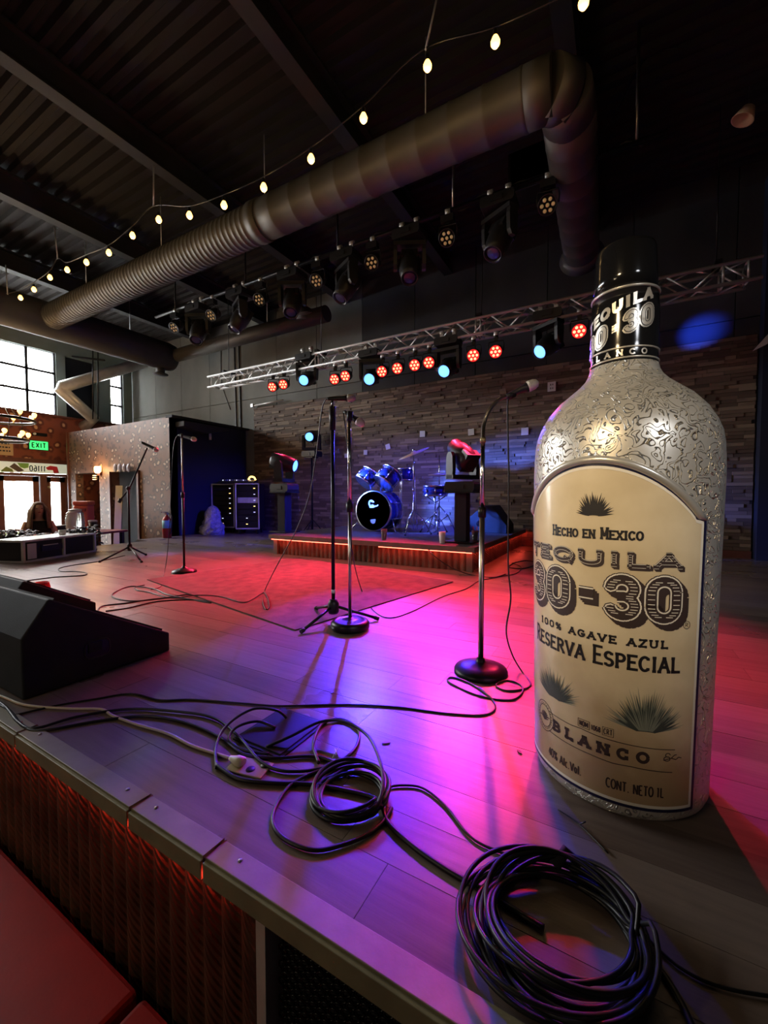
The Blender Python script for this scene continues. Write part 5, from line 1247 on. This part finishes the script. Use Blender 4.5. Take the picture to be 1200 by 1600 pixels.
# ribbed glass jar and red cooler on the table
c = at_d(118, 828, 7.3); c.z = ZF+th; t = thing('beverage_jar', 'large ribbed clear glass beverage jar on the bar table', 'jar', c)
pr = [(.10,0)]
for k in range(9): pr += [(.115+.02*math.sin(math.pi*(k+.5)/9), .03+k*.04), (.130+.02*math.sin(math.pi*(k+.5)/9), .05+k*.04)]
pr += [(.10,.40),(.095,.42),(.09,.42)]; MB().lathe(pr, 28).build('jar_body', 'jarglass', t); MB().lathe([(.1,.42),(.1,.44),(.03,.455)], 20).build('lid', 'alu', t); MB().cyl((.1,-.08,.06), (.15,-.12,.06), .02).build('tap', 'redplastic', t)
c = at_d(132, 815, 7.75); c.z = ZF+th; t = thing('drink_cooler', 'red plastic drink cooler box behind the ribbed jar', 'cooler', c, R(40))
MB().box((0,0,.26), (.25,.25,.50)).build('tub', 'cooler', t, bevel=.03); MB().box((0,0,.545), (.27,.27,.08)).build('lid', 'cooler', t, bevel=.025); MB().box((.03,-.13,.42), (.12,.03,.06)).build('handle_recess', 'redcloth', t, bevel=.01); MB().box((-.05,-.128,.25), (.07,.02,.06)).build('badge', 'paper', t)
c = at_d(145, 818, 7.6); c.z = ZF+th; t = thing('takeaway_cup', 'dark cup with pale lid beside the red drink cooler', 'cup', c)
MB().lathe([(.05,0),(.055,.01),(.07,.2)], 18).build('bowl', 'black', t); MB().lathe([(.075,.2),(.075,.225),(.05,.235)], 18).build('lid', 'silverplain', t)
# chandelier
c = at_d(-4, 655, 8.2); t = thing('chandelier', 'two-tier ring chandelier with glowing bulbs at the left frame edge', 'chandelier', c)
for z_, rr in ((0, .58), (at_d(-4, 686, 8.2).z-c.z, .46)):
    MB().torus((0,0,z_), rr, .03, 36, 8).build('ring', 'blackmetal', t)
    for k in range(9):
        a = 2*math.pi*k/9+.3+z_; q = Vector((rr*math.cos(a), rr*math.sin(a), z_)); MB().tube([q, q+Vector((0,0,.06))], .016, 8).build('candle_holder', 'brassplate', t)
        piece('bulb', bulb_me, t, q+Vector((0,0,.10)), (math.pi,0,0), (1.25,1.25,1.25))
for k in range(3): a = 2.094*k; MB().tube([(.46*math.cos(a), .46*math.sin(a), at_d(-4,686,8.2).z-c.z), (.58*math.cos(a), .58*math.sin(a), 0), (0,0,.6)], .008, 6).build('chain', 'blackmetal', t)
MB().tube([(0,0,.6), (0,0,ZC-c.z-.03)], .01, 6).build('drop_rod', 'blackmetal', t)
light('POINT', 'chandelier_light', c+Vector((0,0,.25)), 30, (1,.62,.28), None, .3)
# dark booth back behind the table
t = thing('booth_bench', 'dark booth back between the person and the jar', 'bench', (-10.2, 4.25, ZF), R(15)); MB().box((0,0,.62), (.2,1.3,1.1)).build('back_rest', 'black', t, bevel=.04); MB().box((.35,0,.25), (.6,1.3,.4)).build('seat', 'black', t, bevel=.04)

# ---- seated person
PS = Vector((-9.36, 3.45, 0)); seat_z = -.16
t = thing('bar_stool', 'dark bar stool under the seated person', 'stool', (PS.x-.02, PS.y, ZF)); MB().lathe([(.19,.70),(.2,.72),(.2,.755),(.17,.765)], 24).build('seat', 'black', t)
for k in range(4): a = R(45+90*k); MB().tube([(.12*math.cos(a), .12*math.sin(a), .71), (.21*math.cos(a), .21*math.sin(a), .008)], .014, 8).build('leg', 'blackmetal', t)
MB().torus((0,0,.28), .19, .01, 24, 6).build('foot_ring', 'blackmetal', t)
pr_ = bpy.data.objects.new('person', None); COL.objects.link(pr_); pr_.location = (PS.x, PS.y, seat_z); pr_.rotation_euler.z = R(0)
tag(pr_, 'person with long brown hair in a black top seated at the high table', 'person')
# body faces local -Y ; turned so that it looks to +X
pr_.rotation_euler.z = R(75)
V = [(0,0,.10),(0,-.02,.28),(0,-.05,.48),(0,-.05,.58),(0,-.08,.70),(0,-.10,.80)]      # pelvis, waist, chest, neck base, head low, head
rad = [(.17,.13),(.14,.10),(.17,.11),(.055,.055),(.075,.085),(.085,.10)]; E = [(0,1),(1,2),(2,3),(3,4),(4,5)]
for s in (-1, 1):
    i = len(V); V += [(s*.18,-.05,.52),(s*.25,-.10,.28),(s*.19,-.34,.22),(s*.08,-.48,.28)]; rad += [(.06,.06),(.048,.048),(.038,.038),(.03,.028)]; E += [(2,i),(i,i+1),(i+1,i+2),(i+2,i+3)]
    j = len(V); V += [(s*.10,-.04,.07),(s*.13,-.44,.09),(s*.12,-.40,-.30),(s*.12,-.52,-.36)]; rad += [(.09,.09),(.07,.07),(.05,.05),(.04,.03)]; E += [(0,j),(j,j+1),(j+1,j+2),(j+2,j+3)]
me = bpy.data.meshes.new('body'); me.from_pydata([Vector(v) for v in V], E, []); bo = bpy.data.objects.new('body', me); COL.objects.link(bo); bo.parent = pr_
md = bo.modifiers.new('skin', 'SKIN'); md.use_smooth_shade = True
for i, r_ in enumerate(rad): me.skin_vertices[0].data[i].radius = r_
me.skin_vertices[0].data[0].use_root = True; ms = bo.modifiers.new('sub', 'SUBSURF'); ms.levels = 2; ms.render_levels = 2; me.materials.append(M['skin'])
# clothing shells
MB().lathe([(.19,.02),(.185,.12),(.165,.28),(.19,.42),(.185,.50),(.13,.56)], 24, Matrix.Translation((0,-.03,0)) @ Matrix.Diagonal((1.02,.72,1,1))).build('black_top', 'blackcloth', pr_)
for s in (-1, 1): MB().tube([(s*.10,-.02,.08),(s*.13,-.44,.095),(s*.12,-.40,-.28)], [.115,.09,.065], 14).build('trouser_leg', 'blackcloth', pr_)
hd = MB().ball((0,-.115,.775), .098, 18, 12, (.86,.98,1.18)).build('head_form', 'skin', pr_)
MB().ball((0,-.215,.765), .016, 8, 6, (.8,1,1.4)).build('nose', 'skin', hd)
for s in (-1, 1): MB().ball((s*.034,-.198,.79), .012, 8, 6, (1.3,.6,.7)).build('eye', 'ink', hd)
MB().ball((0,-.203,.722), .018, 8, 6, (1.4,.5,.4)).build('mouth', 'redcloth', hd)
vs = []; fs = []; n1, n2 = 22, 14
for i in range(n2+1):       # long hair: open at the face
    f = i/n2; zz = .905-.48*f; rr = .05+.085*min(1, f*3.2)**.7+.055*f
    for j in range(n1):
        a = R(-90+38+(360-76)*j/(n1-1)); k = rr*(1+.05*math.sin(j*2.7+i*.4)); vs.append((k*math.cos(a)*1.0, -.095+k*math.sin(a)*.95, zz))
for i in range(n2):
    for j in range(n1-1): fs.append((i*n1+j, i*n1+j+1, (i+1)*n1+j+1, (i+1)*n1+j))
hb = MB().add(vs, fs, True); hb.ball((0,-.09,.865), .085, 16, 8, (1.05,1.1,.62)); ho = hb.build('hair', 'hair', pr_); so_ = ho.modifiers.new('thick', 'SOLIDIFY'); so_.thickness = .02
# hands with fingers
for s in (-1, 1):
    w_ = Vector((s*.08,-.48,.28)); hbm = MB(); hbm.ball(w_+Vector((-s*.015,-.045,0)), .036, 12, 8, (.95,1.2,.55))
    for k in range(4):
        b0 = w_+Vector((-s*.015+(-.026+.0175*k),-.075,0)); l_ = (.06,.07,.066,.05)[k]; hbm.tube([b0, b0+Vector((0,-l_*.55,.006)), b0+Vector((0,-l_,-.012))], [.0095,.009,.007], 8)
    hbm.tube([w_+Vector((-s*.045,-.03,0)), w_+Vector((-s*.07,-.06,.004)), w_+Vector((-s*.072,-.085,-.004))], [.011,.0105,.008], 8); hbm.build('hand', 'skin', pr_)

# ---- outside the doors
struct(MB().box((-30, 3, ZF-.15), (33, 60, .2)).build('ground', 'pave'), 'pale pavement outside the entrance')
def tree(c, h, label, seed):
    random.seed(seed); t = thing('street_tree', label, 'tree', c); MB().tube([(0,0,0), (.05,.1,h*.5), (0,0,h*.75)], [.14,.1,.06], 10).build('trunk', 'bark', t); b = MB()
    for k in range(420):
        d_ = Vector((random.gauss(0,1), random.gauss(0,1), random.gauss(0,.8))).normalized()*h*.34*random.random()**.4; p_ = Vector((0,0,h*.85))+d_; u_ = Vector((random.gauss(0,1), random.gauss(0,1), random.gauss(0,1))).normalized(); v_ = u_.orthogonal().normalized(); l_ = .22
        b.add([p_, p_+u_*l_*.5+v_*l_*.25, p_+u_*l_, p_+u_*l_*.5-v_*l_*.25], [(0,1,2,3)])
    b.build('foliage', 'outleaf', t, fix=False)['kind'] = 'stuff'
tp = on_x(18, 790, -24); tree((tp.x, tp.y, ZF-.05), 4.6, 'young green tree on the pavement seen through the glass door', 3)
random.seed(8); hp = on_x(34, 822, -15.5); t = thing('hedge', 'low green hedge outside the glass door', 'hedge', (hp.x, hp.y, ZF-.05)); b = MB()
for k in range(700):
    p_ = Vector((random.uniform(-.35,.35), random.uniform(-1.8,1.8), random.uniform(0,.78))); u_ = Vector((random.gauss(0,1), random.gauss(0,1), random.gauss(0,1))).normalized(); v_ = u_.orthogonal().normalized(); l_ = .14
    b.add([p_, p_+u_*l_*.5+v_*l_*.3, p_+u_*l_, p_+u_*l_*.5-v_*l_*.3], [(0,1,2,3)])
b.build('foliage', 'outleaf', t, fix=False)['kind'] = 'stuff'; MB().box((0,0,.3), (.5,3.5,.6)).build('inner_growth', 'bark', t)
